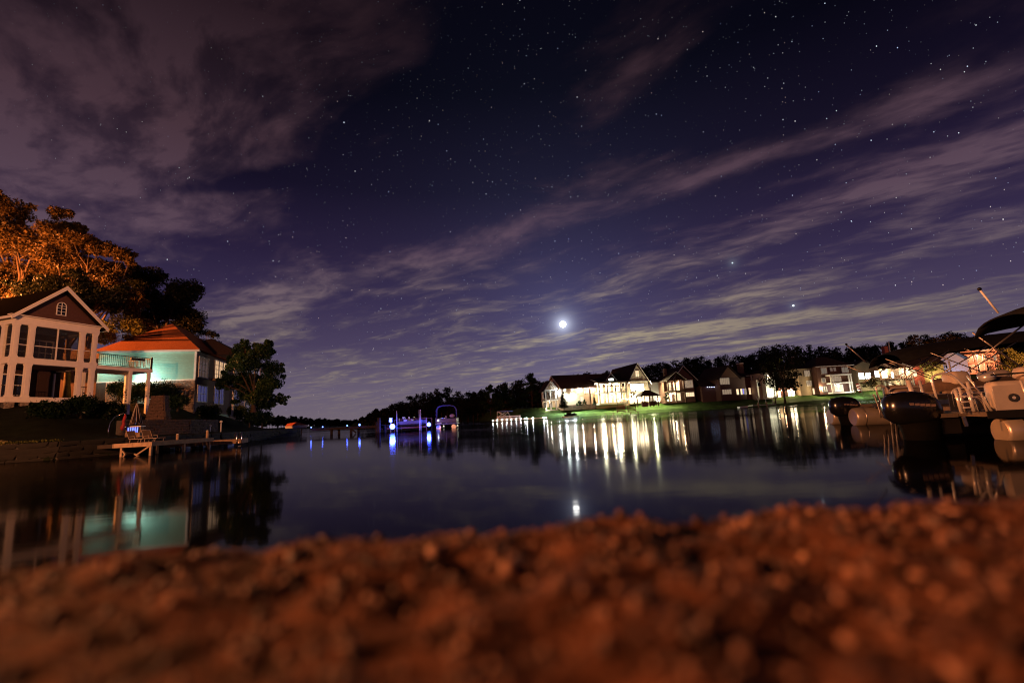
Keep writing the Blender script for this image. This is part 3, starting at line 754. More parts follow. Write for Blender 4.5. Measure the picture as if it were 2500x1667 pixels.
# screens above, open porch below
for (a, b_) in ((.38, .95), (1.36, 2.87), (2.93, 4.44), (4.85, 5.42)):
    f = MB(); f.box(a * sx, b_ * sx, .12, .13, 3.07, 5.54); f.build('screen', screen_m, hA)
MB().box(2.86 * sx, 2.94 * sx, .06, .20, 3.05, 5.55).build('mullion', white_p, hA)
for yy in ((.44, 1.05), (1.47, 3.2)):
    MB().box(.16, .18, yy[0], yy[1], 3.07, 5.54).build('screen', screen_m, hA)
r_ = MB(); r_.box(.42 * sx, 5.38 * sx, .08, .115, 4.02, 4.07); r_.box(.09, .13, .4, 3.2, 4.02, 4.07); r_.build('screen_rail', white_p, hA)
for (a, b_) in ((.42, .92), (4.88, 5.38)): railing(hA, (a * sx, .2, .1), (b_ * sx, .2, .1), 0.95)
railing(hA, (.2, .44, .1), (.2, 1.05, .1), 0.95); railing(hA, (.2, 1.5, .1), (.2, 3.2, .1), 0.95)
# house body behind the porch
MB().box(-.0, WA, 4.2, 12.5, -2.4, 6.1).build('wall', mat('porch_wall', (0.030, 0.014, 0.012), .85, var=.15, scale=5), hA)  # darker than the gable siding: porch recess shade put into the colour
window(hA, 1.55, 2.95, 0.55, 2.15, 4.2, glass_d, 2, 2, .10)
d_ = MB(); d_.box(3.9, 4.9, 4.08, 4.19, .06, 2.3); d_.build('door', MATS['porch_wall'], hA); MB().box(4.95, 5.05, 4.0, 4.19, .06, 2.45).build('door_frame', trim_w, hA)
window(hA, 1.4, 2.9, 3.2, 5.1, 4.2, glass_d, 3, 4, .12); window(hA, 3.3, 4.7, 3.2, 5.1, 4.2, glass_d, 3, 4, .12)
# gable
zr = 8.72
tri_wall(hA, [(-.06, 0, 6.14), (WA + .06, 0, 6.14), (WA / 2, 0, zr - .05)], 0.16, brown_s).location = (0, .02, 0)
nb = 13
for i in range(nb):
    z0 = 6.16 + i * 0.19; half = (zr - .12 - z0) / (zr - 6.14) * WA / 2
    if half > .15: MB().prism([(WA / 2 - half, 0, z0), (WA / 2 + half, 0, z0), (WA / 2 + half - .16, 0, z0 + .185), (WA / 2 - half + .16, 0, z0 + .185)], (0, -.022 , 0), (0, .02, 0)).build('siding_board', brown_s, hA)
shingle_k = mat('roof_shingle_dark', (0.010, 0.0085, 0.007), 1.0, var=0.35, scale=9, bump=0.7, bscale=30, spec=0.0)  # roof colour blackened in place of shade from the assumed lane lamp
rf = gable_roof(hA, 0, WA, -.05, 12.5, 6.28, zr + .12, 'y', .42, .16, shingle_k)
for s in (-1, 1):
    xe = WA / 2 + s * (WA / 2 + .45); sl = (zr + .12 - 6.28) / (WA / 2)
    b = MB(); p0, p1 = (xe, 0, 6.28 - sl * .45), (WA / 2, 0, zr + .12)
    b.prism([(p0[0], 0, p0[2] - .10), (p1[0], 0, p1[2] - .13), (p1[0], 0, p1[2] + .20), (p0[0], 0, p0[2] + .20)], (0, -.56, 0), (0, -.475, 0)); b.build('rake_board', white_p, rf)
    b = MB(); xs_ = xe - s * .02; b.box(min(xs_, xs_ + s * .06), max(xs_, xs_ + s * .06), -.47, 12.9, 5.86, 6.06); b.build('gutter', white_p, rf)
MB().box(-.45, WA + .45, -.46, 0.0, 6.135, 6.19).build('soffit', white_p, rf)
# arched gable window
aw = MB(); cxw, zb, zt, hw = WA / 2, 6.72, 7.42, .31
def arch(r): return [(cxw + r * math.cos(t), zt + r * math.sin(t)) for t in [math.pi * i / 10 for i in range(11)]]
for (p, q) in zip(arch(hw)[:-1], arch(hw)[1:]): aw.beam((p[0], -.05, p[1]), (q[0], -.05, q[1]), .05, .055, (0, 1, 0))
aw.box(cxw - hw - .028, cxw - hw + .028, -.08, -.02, zb, zt); aw.box(cxw + hw - .028, cxw + hw + .028, -.08, -.02, zb, zt)
aw.box(cxw - hw - .03, cxw + hw + .03, -.082, -.02, zb - .05, zb); aw.box(cxw - .018, cxw + .018, -.075, -.024, zb, zt + hw - .02)
for zz in (6.98, 7.25, 7.45): aw.box(cxw - hw, cxw + hw, -.073, -.026, zz - .016, zz + .016)
awo = aw.build('window', trim_w, hA)
MB().prism([(cxw - hw, 0, zb), (cxw + hw, 0, zb)] + [(x, 0, z) for x, z in arch(hw)], (0, -.035, 0), (0, -.026, 0)).build('pane', glass_d, awo)
# stone piers carrying the porch
for xx in (.25, 1.15, 4.6, 5.55):
    MB().box(xx - .26, xx + .26, .06, .50, -2.6, -.285).build('pier_core', mortar, hA)
    stones(hA, (xx - .28, .05), (xx + .28, .05), -2.3, -.30, .30, .18, stone_m, int(xx * 10), .12)
# raised deck on posts running back beside the house
dk = 4.75
b = MB(); b.box(WA + .07, WA + dk, -.02, 3.3, 2.62, 2.90); b.build('deck_frame', white_p, hA)
for i in range(22): MB().box(WA + .10 + i * .21, WA + .10 + i * .21 + .20, -.06, 3.34, 2.905, 2.945).build('deck_board', wood_w, hA)
for (xx, yy, wd) in ((WA + 2.9, .12, .2), (WA + dk - .25, .12, .24), (WA + 1.0, 3.0, .18), (WA + dk - .25, 3.0, .2)):
    MB().box(xx - wd / 2, xx + wd / 2, yy - wd / 2, yy + wd / 2, -1.6, 2.62).build('deck_post', white_p, hA)
railing(hA, (WA + .2, .05, 2.94), (WA + dk - .1, .05, 2.94), 1.0, .15)
railing(hA, (WA + dk - .1, .1, 2.94), (WA + dk - .1, 3.2, 2.94), 1.0, .15)
MB().box(WA + dk - .16, WA + dk - .04, -.02, .10, 2.945, 4.05).build('corner_post', black_m, hA)
b = MB().box(WA + 2.7, WA + 3.9, -.16, .03, 3.62, 3.82).build('planter_box', black_m, hA)
railing(hA, (WA + .9, 2.9, -1.2), (WA + 2.6, 1.0, -1.55), 0.9, .3)

# ================================================================ teal house
C0, C1 = at(308, 860, 48), at(480, 858, 49.5)
rzC = math.atan2(C1.y - C0.y, C1.x - C0.x); WC = math.hypot(C1.x - C0.x, C1.y - C0.y)
zC = 4.2; eC = C0.z - zC
hC = empty('teal_house', (C0.x, C0.y, zC), rzC, 'teal sided house with stone base and orange lit hip roof on the left bank', 'house')
zs = 6.75 - zC
xl = -2.4
MB().box(xl, WC, .06, 15.8, -2.6, eC).build('wall', teal, hC)
nb = 16; bh = (eC - zs - .25) / nb
src = None
for i in range(nb):
    b = MB(); z0 = zs + i * bh; b._add([(xl, .02, z0), (WC - .16, .02, z0), (WC - .16, .055, z0 + bh), (xl, .055, z0 + bh), (xl, .058, z0), (WC - .16, .058, z0)], [(0, 1, 2, 3), (4, 5, 1, 0)])
    b.build('siding_board', teal, hC)
MB().box(WC - .16, WC + .03, -.03, .14, zs + .02, eC).build('corner_board', trim_w, hC)
MB().box(xl - .4, WC + .42, -.42, -.36, eC - .10, eC + .12).build('fascia', trim_w, hC)
MB().box(xl, WC + .4, -.37, .05, eC - .045, eC - .005).build('soffit', trim_w, hC)
MB().box(xl, WC + .02, -.03, .05, zs - .10, zs + .0).build('water_table', trim_w, hC)
MB().box(xl, WC + .01, -.02, .05, -2.6, zs - .11).build('stone_bed', mortar, hC)
stones(hC, (xl + .9, -.05), (WC + .04, -.05), -.9, zs - .12, .34, .20, stone_m, 3, .14, holes=[(5.6, 6.9, -1, 1.55)])
dd = MB().box(WC - 1.75, WC - .85, -.06, -.022, -.35, 1.5).build('door', glass_d, hC)
MB().box(WC - .82, WC - .72, -.12, -.02, -.4, 1.55).build('door_frame', trim_w, hC)
# lake-side facade (runs along y at x = WC)
brown2 = mat('mauve_siding', (0.105, 0.080, 0.085), 0.8, var=0.12, scale=5)
for q in ((.15, 4.6), (10.4, 15.8)): MB().box(WC, WC + .05, q[0], q[1], -2.4, eC).build('lake_side_wall', brown2, hC)
lit_w = glow('window_warm', (1.0, 0.60, 0.32), .75); lit_dim = glow('window_dim', (1.0, 0.6, 0.45), 0.05); lit_blue = glow('window_blue', (0.30, 0.30, 1.0), 0.10)
window(hC, .55, 3.0, 7.1 - zC, 9.2 - zC, WC + .05, lit_dim, 3, 3, .09, side='x')
window(hC, .55, 3.0, 4.45 - zC, 6.1 - zC, WC + .05, lit_blue, 3, 2, .09, side='x')
MB().box(WC, WC + 2.4, 4.4, 15.2, 2.75, 3.0).build('balcony_floor', wood_w, hC)
MB().box(WC - .02, WC + .02, 4.6, 10.4, -1.0, eC).build('recess_wall', brown2, hC)
for yy in (5.0, 6.3, 7.6): window(hC, yy, yy + 1.05, 3.1, 5.2, WC + .03, lit_w, 2, 4, .08, side='x')
for yy in (5.2, 6.8): window(hC, yy, yy + 1.2, .2, 2.1, WC + .03, lit_blue, 2, 3, .08, side='x')
window(hC, 11.2, 13.4, 3.1, 5.1, WC + .05, lit_dim, 3, 3, .09, side='x'); window(hC, 11.2, 13.4, .1, 2.1, WC + .05, lit_blue, 3, 3, .09, side='x')
for yy in (4.5, 9.0, 12.4, 15.0):
    MB().box(WC + 2.15, WC + 2.35, yy, yy + .2, -1.4, 2.75).build('balcony_post', trim_w, hC); MB().box(WC + 2.15, WC + 2.35, yy, yy + .2, 3.0, eC).build('balcony_post', trim_w, hC)
railing(hC, (WC + 2.25, 4.5, 3.0), (WC + 2.25, 15.1, 3.0), .95, .3, trim_w, .018); railing(hC, (WC + 2.25, 4.5, -.6), (WC + 2.25, 15.1, -.6), 1.0, .35, trim_w, .018)
hip_roof(hC, xl, WC, 0, 12, eC + .11, eC + 4.0, ((xl + WC) / 2, 4.7), ((xl + WC) / 2, 8.0), .45, shingle_o)
hip_roof(hC, WC - 6, WC + 2.6, 4.4, 16.0, eC + .14, eC + 2.9, (WC - 1.7, 8.6), (WC - 1.7, 11.8), .45, shingle, 'porch_roof')
# low link building behind the deck
MB().box(xl - 7, xl - .01, 2.5, 9, -1.0, eC - .35).build('link_wall', brown_s, hC)
hip_roof(hC, xl - 7.4, xl + 1.0, 1.9, 9.6, eC - .35, eC + 1.35, (xl - 5, 5.7), (xl - .5, 5.7), .3, shingle, 'link_roof')
# floodlights on the teal wall
fl_w = glow('flood_lens', (0.85, 1.0, 0.92), 40)
def flood(parent, loc, aim, power, col, spot=120, size=.14, lens=None, name='floodlight'):
    a = Vector(aim).normalized(); l_ = Vector(loc)
    f = MB().tube([l_ - a * .16, l_ - a * .02], [size * .6, size], 10).build(name, black_m, parent)
    MB().tube([l_ - a * .018, l_], [size * .92, size * .92], 10).build('lens', lens or fl_w, f)
    point_light('flood_beam', l_ + a * .04, power, col, size * .6, parent, spot, a, .7)
    return f
flood(hC, (xl + .55, -1.6, 3.75), (.55, 1, -.10), 200, (.85, 1.0, .80), 165)
flood(hC, (1.3, -1.5, 2.25), (.80, .70, .10), 1150, (.80, 1.0, .84), 160)
MB().box(1.20, 1.30, -1.72, -1.64, -1.4, 2.15).build('lamp_stake', black_m, hC)
MB().box(xl + .5, xl + .6, -1.8, -1.7, -1.2, 3.7).build('lamp_stake', black_m, hC)

# ================================================================ shrubs, walls and things on the left bank
def shrub(name, c, r, n, size, leafm, label, squash=.85, seed=1, group=None):
    rng = np.random.default_rng(seed); t = empty(name, (c[0], c[1], c[2]), 0, label, 'shrub', group)
    cl = [(0, 0, r * squash * .9, r, r * squash)] + [(r * .5 * math.cos(k * 1.3), r * .5 * math.sin(k * 1.3), r * squash * (1.0 + .2 * math.sin(k)), r * .58, r * .5) for k in range(5)]
    MB().tube([(0, 0, -.3), (0, 0, r * .9)], [.09, .04], 6).build('stem', bark, t)
    me = leaf_mesh('foliage', leaf_quads(crown_pts(cl, n, rng), size, rng)); me.materials.append(leafm)
    o = bpy.data.objects.new('foliage', me); COL.objects.link(o); o.parent = t; return t
leaf_box = leafmat('leaf_boxwood', (0.003, 0.009, 0.002), (0.010, 0.026, 0.007))  # leaf colour darkened to stand in for shade on the left bank
for i, (px, py, Y, r, lb) in enumerate(((292, 950, 47.0, 1.0, 'round clipped boxwood left of the deck posts by the teal house'), (335, 962, 45.6, 1.45, 'large round boxwood behind the deck corner post'), (391, 960, 45.0, 1.5, 'round boxwood in front of the stone base, right of the deck'),
                                       (352, 950, 47.2, .9, 'small boxwood between two larger ones by the teal wall'))):
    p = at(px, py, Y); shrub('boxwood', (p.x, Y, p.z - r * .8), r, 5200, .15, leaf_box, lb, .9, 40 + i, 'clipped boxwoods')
for i, (px, py, Y, r, lb, lm) in enumerate(((435, 978, 44, .9, 'low spreading shrub at the foot of the stone wall', leaf_b), (578, 1002, 56, 1.0, 'yellowish lit shrub under the maple', leaf_y), (610, 1012, 55, 1.5, 'dark rounded shrub below the maple', leaf_b),
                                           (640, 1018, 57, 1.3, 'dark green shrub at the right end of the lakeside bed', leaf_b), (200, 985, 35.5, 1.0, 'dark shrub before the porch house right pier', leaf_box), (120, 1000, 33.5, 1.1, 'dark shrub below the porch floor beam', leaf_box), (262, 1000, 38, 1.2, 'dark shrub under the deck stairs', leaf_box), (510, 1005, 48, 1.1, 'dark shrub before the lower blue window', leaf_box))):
    p = at(px, py, Y); shrub('garden_shrub', (p.x, Y, p.z - r * .8), r, 2600, .20, lm, lb, .8, 60 + i, 'shrubs on the left bank')

# ================================================================ docks and garden things on the left shore
def dock(name, loc, rz, L, D, z, label, board=.18, fascia=.22, m=None, fm=None):
    """deck of boards: local x along the front, y back"""
    t = empty(name, loc, rz, label, 'dock'); m = m or wood_d; fm = fm or wood_d
    n = int(L / board)
    src = MB().box(0, L / n - .012, 0, D, z - .045, z).build('deck_board', m, t, (0, 0, 0))
    for i in range(1, n): inst(src, 'deck_board', t, (i * L / n, 0, random.uniform(-.004, .004)))
    for i in range(2):
        MB().box(i * L / 2 + .01, (i + 1) * L / 2 - .01, -.05, -.004, z - fascia, z - .005).build('fascia_board', fm, t)
    MB().box(-.05, -.004, -.05, D, z - fascia, z - .006).build('fascia_board', fm, t); MB().box(L + .004, L + .05, -.05, D, z - fascia, z - .006).build('fascia_board', fm, t)
    return t
def pile(parent, x, y, z0, z1, r, m=None, name='pile'):
    return MB().tube([(x, y, z0), (x, y, z1)], [r, r * .96], 10).build(name, m or wood_d, parent)
pa, pb = at(279, 1086, 25.7), at(370, 1081.5, 25.7)
L1 = pb.x - pa.x; zd = (pa.z + pb.z) / 2 + .06
d1 = dock('fixed_dock', (pa.x, 25.7, 0), 0, L1, 5.2, zd, 'small fixed wooden dock with crossed braces on posts, lounge chairs behind it')
for xx in (.38, L1 - .06):
    for yy in (.06, 2.6, 4.9): MB().box(xx - .055, xx + .055, yy - .055, yy + .055, -1.2, zd - .05).build('leg', wood_d, d1)
MB().beam((L1 - .08, .02, zd - .2), (L1 - .78, .02, .06), .07, .09, (0, 1, 0)).build('brace', wood_d, d1)
MB().beam((.45, .02, .32), (.62, .02, .12), .06, .08, (0, 1, 0)).build('brace', wood_d, d1)
MB().beam((.62, .024, .12), (.45, .024, -.1), .06, .08, (0, 1, 0)).build('brace', wood_d, d1)
MB().beam((L1 - .9, .03, .12), (L1 - .12, .03, -.35), .06, .09, (0, 1, 0)).build('brace', wood_d, d1)
wood_k = mat('tarred_wood', (0.035, 0.024, 0.018), .85, var=.3, scale=3)  # wood colour darkened so the gangway and pier look unlit
w1 = dock('gangway_dock', (pa.x - 3.2, 28.4, 0), 0, 3.15, 2.2, zd - .06, 'wooden gangway joining the small dock to the seawall', m=wood_k, fm=wood_k)
pa, pb = at(402, 1084, 31.4), at(589, 1071, 33)
rz2 = math.atan2(pb.y - pa.y, pb.x - pa.x); L2 = math.hypot(pb.x - pa.x, pb.y - pa.y); zd2 = (pa.z + pb.z) / 2 + .03
d2 = dock('floating_dock', (pa.x, pa.y, 0), rz2, L2, 2.6, zd2, 'longer low wooden dock with two pale posts and a swim ladder', fascia=.30, m=wood_w, fm=wood_w)
for xx, yy, h in ((.62, .25, 1.05), (2.2, .9, 1.18)):
    p_ = pile(d2, xx, yy, -1, h, .085, wood_d); MB().tube([(xx, yy, h), (xx, yy, h + .03)], [.09, .03], 10).build('cap', trim_w, p_)
for xx in (.1, .7, 1.5, 1.95, 3.4): MB().box(xx, xx + .22, .02, 2.3, -.25, zd2 - .31).build('float', black_m, d2)
MB().box(-.02, L2 * .42, -.075, -.052, zd2 - .12, zd2 + .02).build('bumper', wood_d, d2)
ld = empty('swim_ladder', (pa.x + math.cos(rz2) * (L2 - .42), pa.y + math.sin(rz2) * (L2 - .42), zd2), rz2, 'chrome swim ladder with twin hoops at the dock end', 'ladder')
for xx in (0, .30):
    MB().tube([(xx + .0, .22, 0), (xx - .01, .20, .34), (xx + .05, .1, .44), (xx + .12, -.0, .42), (xx + .15, -.10, .3), (xx + .17, -.12, -.7)], .024, 8).build('hoop', chrome, ld)
for zz in (-.25, -.5): MB().tube([(.17, -.12, zz), (.47, -.12, zz)], .018, 6).build('rung', chrome, ld)

def lounge_chair(loc, rz, label):
    t = empty('lounge_chair', loc, rz, label, 'chair', 'lounge chairs on the dock'); t.scale = (.8, .8, .8)
    fr = mat('chair_frame', (0.30, 0.22, 0.16), 0.5, var=.1); sl = mat('chair_sling', (0.10, 0.06, 0.04), .8, var=.15)
    for s in (-.31, .31):
        MB().tube([(s, -.95, .30), (s, .30, .32), (s, .62, .92)], .022, 6).build('side_rail', fr, t)
        for yy in (-.8, .2): MB().tube([(s, yy, .30), (s, yy + .05, 0)], .02, 6).build('leg', fr, t)
        MB().tube([(s, .28, .5), (s, -.15, .52), (s, -.2, .3)], .02, 6).build('armrest', fr, t)
    MB().slab([(-.29, -.93, .315), (.29, -.93, .315), (.29, .30, .335), (-.29, .30, .335)], .012).build('seat', sl, t)
    MB().slab([(-.29, .30, .335), (.29, .30, .335), (.29, .61, .91), (-.29, .61, .91)], .012).build('backrest', sl, t)
    MB().tube([(-.31, .62, .92), (.31, .62, .92)], .022, 6).build('top_bar', fr, t)
    return t
q = at(333, 1076, 28.2); lounge_chair((q.x, 28.2, zd - .06), R(78), 'dark reclined lounge chair on the dock, the left one of the pair')
q = at(369, 1076, 28.0); lounge_chair((q.x, 28.0, zd - .06), R(74), 'reclined lounge chair on the dock, the right one, with pale frame')

# furled umbrellas
def furled_umbrella(loc, h, r, label, m, ribm):
    t = empty('patio_umbrella', loc, 0, label, 'umbrella')
    MB().tube([(0, 0, 0), (0, 0, h)], .025, 6).build('pole', chrome, t)
    for k in range(8):
        a = k * math.pi / 4; b_ = (k + .5) * math.pi / 4
        f = MB(); rr = r * (1 + .12 * math.sin(k * 2.1)); z0 = h - 1.35 - .06 * (k % 3)
        f._add([(0, 0, h - .02), (rr * .45 * math.cos(a), rr * .45 * math.sin(a), h - .6), (rr * math.cos(a), rr * math.sin(a), z0), (rr * .35 * math.cos(b_), rr * .35 * math.sin(b_), z0 + .05), (rr * .22 * math.cos(b_), rr * .22 * math.sin(b_), h - .6),
                (rr * math.cos(a + math.pi / 4) , rr * math.sin(a + math.pi / 4), z0)], [(0, 1, 2, 3, 4), (0, 4, 3)], True)
        f.build('canopy_fold', m, t)
        MB().tube([(0, 0, h - .02), (rr * .46 * math.cos(a), rr * .46 * math.sin(a), h - .6), (rr * 1.02 * math.cos(a), rr * 1.02 * math.sin(a), z0)], .013, 5).build('rib', ribm, t)
    return t
q = at(331, 1030, 31.5)
furled_umbrella((q.x, 31.5, 1.0), at(331, 982, 31.5).z - 1.0, .34, 'furled dark patio umbrella with pale ribs above the blue lit cabinet', mat('umbrella_dark', (0.05, 0.028, 0.025), .9, var=.2), mat('rib_pale', (0.4, 0.33, 0.28), .5, var=.1))
q = at(304, 1056, 30.0)
t = empty('cantilever_umbrella', (q.x - .45, 30.0, 1.0), 0, 'red furled cantilever umbrella hanging from a curved white pole', 'umbrella')
red_c = mat('red_canvas', (0.20, 0.006, 0.008), .7, var=.2, scale=5)
MB().tube([(-.55, 0, 0), (-.60, 0, .5), (-.50, 0, 1.0), (-.22, 0, 1.35), (.28, 0, 1.55)], .018, 8).build('curved_pole', chrome, t)
MB().box(-.85, -.3, -.3, .3, 0, .07).build('base', black_m, t)
MB().tube([(.42, 0, 1.50), (.40, .01, 1.3), (.33, 0, 1.05), (.36, 0, .85), (.28, 0, .62), (.30, 0, .48)], [.03, .09, .075, .095, .12, .05], 9).build('canopy', red_c, t)
MB().tube([(.28, 0, 1.55), (.42, 0, 1.48)], .02, 6).build('arm_tip', chrome, t)
q = at(319, 1045, 30.5)
t = empty('bar_cabinet', (q.x, 30.5, 1.0), R(10), 'small dark bar cabinet with blue lit slats under the umbrella', 'cabinet')
MB().box(-.3, .55, 0, .4, 0, .30).build('cabinet_body', wood_w, t); MB().box(-.35, .62, -.05, .45, .66, .71).build('counter_top', trim_w, t)
for xx in (-.28, .52): MB().box(xx, xx + .06, .02, .36, .30, .66).build('side_panel', wood_w, t)
for k in range(5): MB().box(-.20 + k * .13, -.14 + k * .13, .06, .09, .32, .64).build('lit_slat', glow('blue_led', (0.16, 0.22, 1.0), 2.2), t)

# stone chimney, terrace wall and seawall
q = at(385, 1022, 38.5); zt_ = at(385, 966, 38.5).z
t = empty('stone_chimney', (q.x, 38.5, 1.0), R(10), 'tapered stacked stone chimney on the terrace below the teal house', 'chimney')
hh = zt_ - 1.0
MB()._add([(-.80, -.4, 0), (.80, -.4, 0), (.80, .5, 0), (-.80, .5, 0), (-.36, -.2, hh), (.36, -.2, hh), (.36, .4, hh), (-.36, .4, hh)], [(0, 1, 5, 4), (1, 2, 6, 5), (2, 3, 7, 6), (3, 0, 4, 7), (4, 5, 6, 7)]).build('core', mortar, t)
nrow = 13; stone_c = mat('chimney_stone', (0.075, 0.045, 0.035), .9, var=.5, scale=2.2, bump=.7, bscale=14)
for i in range(nrow):
    f = i / nrow; z0 = hh * f; hwx = .84 - .44 * f; yy = -.43 + .2 * f
    stones(t, (-hwx, yy), (hwx, yy), z0, z0 + hh / nrow, .34, hh / nrow, stone_c, 100 + i, .16)
    stones(t, (hwx, yy), (hwx, .5), z0, z0 + hh / nrow, .34, hh / nrow, stone_c, 130 + i, .16)
def rock_wall(name, pts, z0, z1, sw, sh, m, label, seed):
    t = empty(name, (0, 0, 0), 0, label, 'wall')
    for i, (a, b_) in enumerate(zip(pts[:-1], pts[1:])):
        d_ = (Vector((*b_, 0)) - Vector((*a, 0))).normalized(); nrm = Vector((d_.y, -d_.x, 0))
        MB().prism([(a[0], a[1], z0 - .6), (b_[0], b_[1], z0 - .6), (b_[0], b_[1], z1 - .03), (a[0], a[1], z1 - .03)], nrm * -.02, nrm * -.4).build('wall_core', mortar, t)
        stones(t, a, b_, z0, z1, sw, sh, m, seed + i, .18)
    return t
stone_k = mat('wet_black_stone', (0.006, 0.0045, 0.0035), .9, var=.5, scale=2, bump=.7, bscale=14)  # shade on the seawall is put into this near-black stone colour
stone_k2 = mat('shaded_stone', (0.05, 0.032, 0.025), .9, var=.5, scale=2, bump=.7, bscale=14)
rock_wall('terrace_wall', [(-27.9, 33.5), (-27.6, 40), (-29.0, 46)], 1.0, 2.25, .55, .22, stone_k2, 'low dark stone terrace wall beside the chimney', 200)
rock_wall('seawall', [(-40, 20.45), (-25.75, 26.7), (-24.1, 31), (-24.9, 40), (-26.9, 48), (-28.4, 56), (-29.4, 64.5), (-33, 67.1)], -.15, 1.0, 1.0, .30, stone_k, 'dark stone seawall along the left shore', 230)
# strip of grass along the seawall
rng = np.random.default_rng(9); pts_ = []
for (a, b_) in (((-45, 19.6), (-40, 20.8)), ((-40, 20.8), (-26.2, 27.0))):
    n = 2600; f = rng.random(n); off = rng.normal(0, .16, n)
    pts_.append(np.stack([a[0] + (b_[0] - a[0]) * f, a[1] + (b_[1] - a[1]) * f + .25 + off, 1.02 + rng.random(n) * .10], 1))
me = leaf_mesh('grass_strip', leaf_quads(np.concatenate(pts_), .14, rng)); me.materials.append(leafmat('grass_blade', (0.05, 0.06, 0.012), (0.13, 0.12, 0.035)))
o = bpy.data.objects.new('grass_strip', me); COL.objects.link(o); tag(o, 'strip of rough grass along the top of the left seawall', kind='stuff')
# small garden lamps (pale posts)
for px, py, lb in ((513, 1040, 'short pale garden light post on the dark slope'), (540, 1030, 'small pale stake light near the shrubs on the slope')):
    q = at(px, py, 44); t = empty('garden_light', (q.x, 44, left_h(q.x, 44)), 0, lb, 'garden light', 'garden lights on the slope'); h_ = max(.4, q.z - left_h(q.x, 44))
    MB().tube([(0, 0, 0), (0, 0, h_)], .05, 8).build('post', trim_w, t); MB().tube([(0, 0, h_), (0, 0, h_ + .05), (0, 0, h_ + .16)], [.14, .14, .03], 10).build('cap', trim_w, t)

# ================================================================ pier with blue lights
blue_l = glow('led_blue', (0.07, 0.14, 1.0), 14.0); blue_s = glow('led_blue_small', (0.12, 0.22, 1.0), 9.0)
def led(loc, r, power, label, m, col=(0.05, 0.09, 1.0), post=.35):
    t = empty('dock_light', loc, 0, label, 'dock light', 'blue lights along the pier')
    MB().tube([(0, 0, -post), (0, 0, -r * .6)], [.03, .03], 6).build('stem', black_m, t)
    MB().ball((0, 0, 0), r, 10, 8).build('bulb', m, t)
    if power: point_light('bulb_light', (0, 0, r * 1.3), power, col, r, t)
    return t
q0, q1 = at(762, 1048, 64), at(924, 1040, 56)
rzp = math.atan2(q1.y - q0.y, q1.x - q0.x); Lp = math.hypot(q1.x - q0.x, q1.y - q0.y); zp = .86
pier = empty('boardwalk_pier', (q0.x, q0.y, 0), rzp, 'narrow dark boardwalk pier from the lawn tip out to the boat lift', 'pier')
n = 40; src = MB().box(0, Lp / n - .02, 0, 1.5, zp - .05, zp).build('deck_board', wood_k, pier)
for i in range(1, n): inst(src, 'deck_board', pier, (i * Lp / n, 0, 0))
for yy in (-.06, 1.5): MB().box(0, Lp, yy, yy + .055, zp - .28, zp - .01).build('stringer', wood_k, pier)
for xx in (Lp * .30, Lp * .60, Lp * .97):
    for yy in (.2, 1.3): pile(pier, xx, yy, -1.5, zp - .06, .17, wood_k, 'pile')
MB().beam((Lp * .62, .1, .55), (Lp * .68, .1, .1), .12, .12, (0, 1, 0)).build('brace', wood_k, pier)
for xx, h in ((Lp * .985, 1.25), (Lp * 1.02, 1.75)): pile(pier, xx, -.15, -1.5, h, .20 if h > 1.5 else .11, wood_k)
def pier_pt(x, y=0.0, z=0.0): return Vector((q0.x + math.cos(rzp) * x - math.sin(rzp) * y, q0.y + math.sin(rzp) * x + math.cos(rzp) * y, z))
led(pier_pt(.1, -.2, 1.05), .07, 26, 'small blue light where the pier meets the lawn', blue_s)
for px, lb in ((793, 'small pale blue light on the first span of the pier'), (855, 'blue light near the middle of the pier'), (884, 'brighter blue light on the outer span of the pier')):
    f = (px - 762) / 162; led(pier_pt(Lp * f, -.12, 1.03), .075 if px != 884 else .12, 14 if px != 884 else 40, lb, blue_s)
# boat lift and platform
q = at(966, 1047, 57.5); q2 = at(1041, 1044, 57.5)
lift = empty('boat_lift', (q.x, 57.5, 0), R(-2), 'boat lift frame with tall pale poles and a brown crossbeam', 'boat lift'); Ll = q2.x - q.x
wl = mat('lift_rust', (0.13, 0.05, 0.035), .7, var=.25)
MB().box(-1.9, Ll, -.1, .12, .30, .48).build('platform_beam', wl, lift); MB().box(-.2, Ll + .1, -.05, .07, 1.36, 1.44).build('crossbeam', wl, lift)
MB().box(-.2, Ll + .1, 2.9, 3.02, 1.36, 1.44).build('crossbeam', wl, lift)
MB().box(-1.9, Ll, .15, 3.0, .40, .46).build('platform', wood_w, lift)
for xx in (.22, 2.95, 3.12): MB().tube([(xx, -.2, -1.5), (xx, -.2, 2.45)], .04, 8).build('guide_pole', trim_w, lift)
for xx in (-.15, Ll + .05):
    for yy in (0.0, 2.95): MB().box(xx - .05, xx + .05, yy - .05 + .01, yy + .05, -1.5, 1.36).build('lift_post', wl, lift)
t = empty('pump_box', (at(954, 1035, 56).x, 56, .46), 0, 'small pale box on a post beside the brightest blue light', 'box')
MB().tube([(0, 0, -2), (0, 0, .7)], .05, 8).build('post', wood_d, t); MB().box(-.16, .16, -.12, .12, .7, 1.15).build('housing', trim_w, t); MB().box(-.18, .18, -.14, .14, 1.15, 1.19).build('lid', trim_w, t)
q = at(958, 1041, 55.6); led((q.x, 55.6, q.z), .32, 520, 'largest blazing blue light beside the boat lift', blue_l, post=1.2)
q = at(1047, 1036, 57); led((q.x, 57, q.z), .24, 330, 'blazing blue light between the lift and the pontoon boat', blue_l, post=1.2)
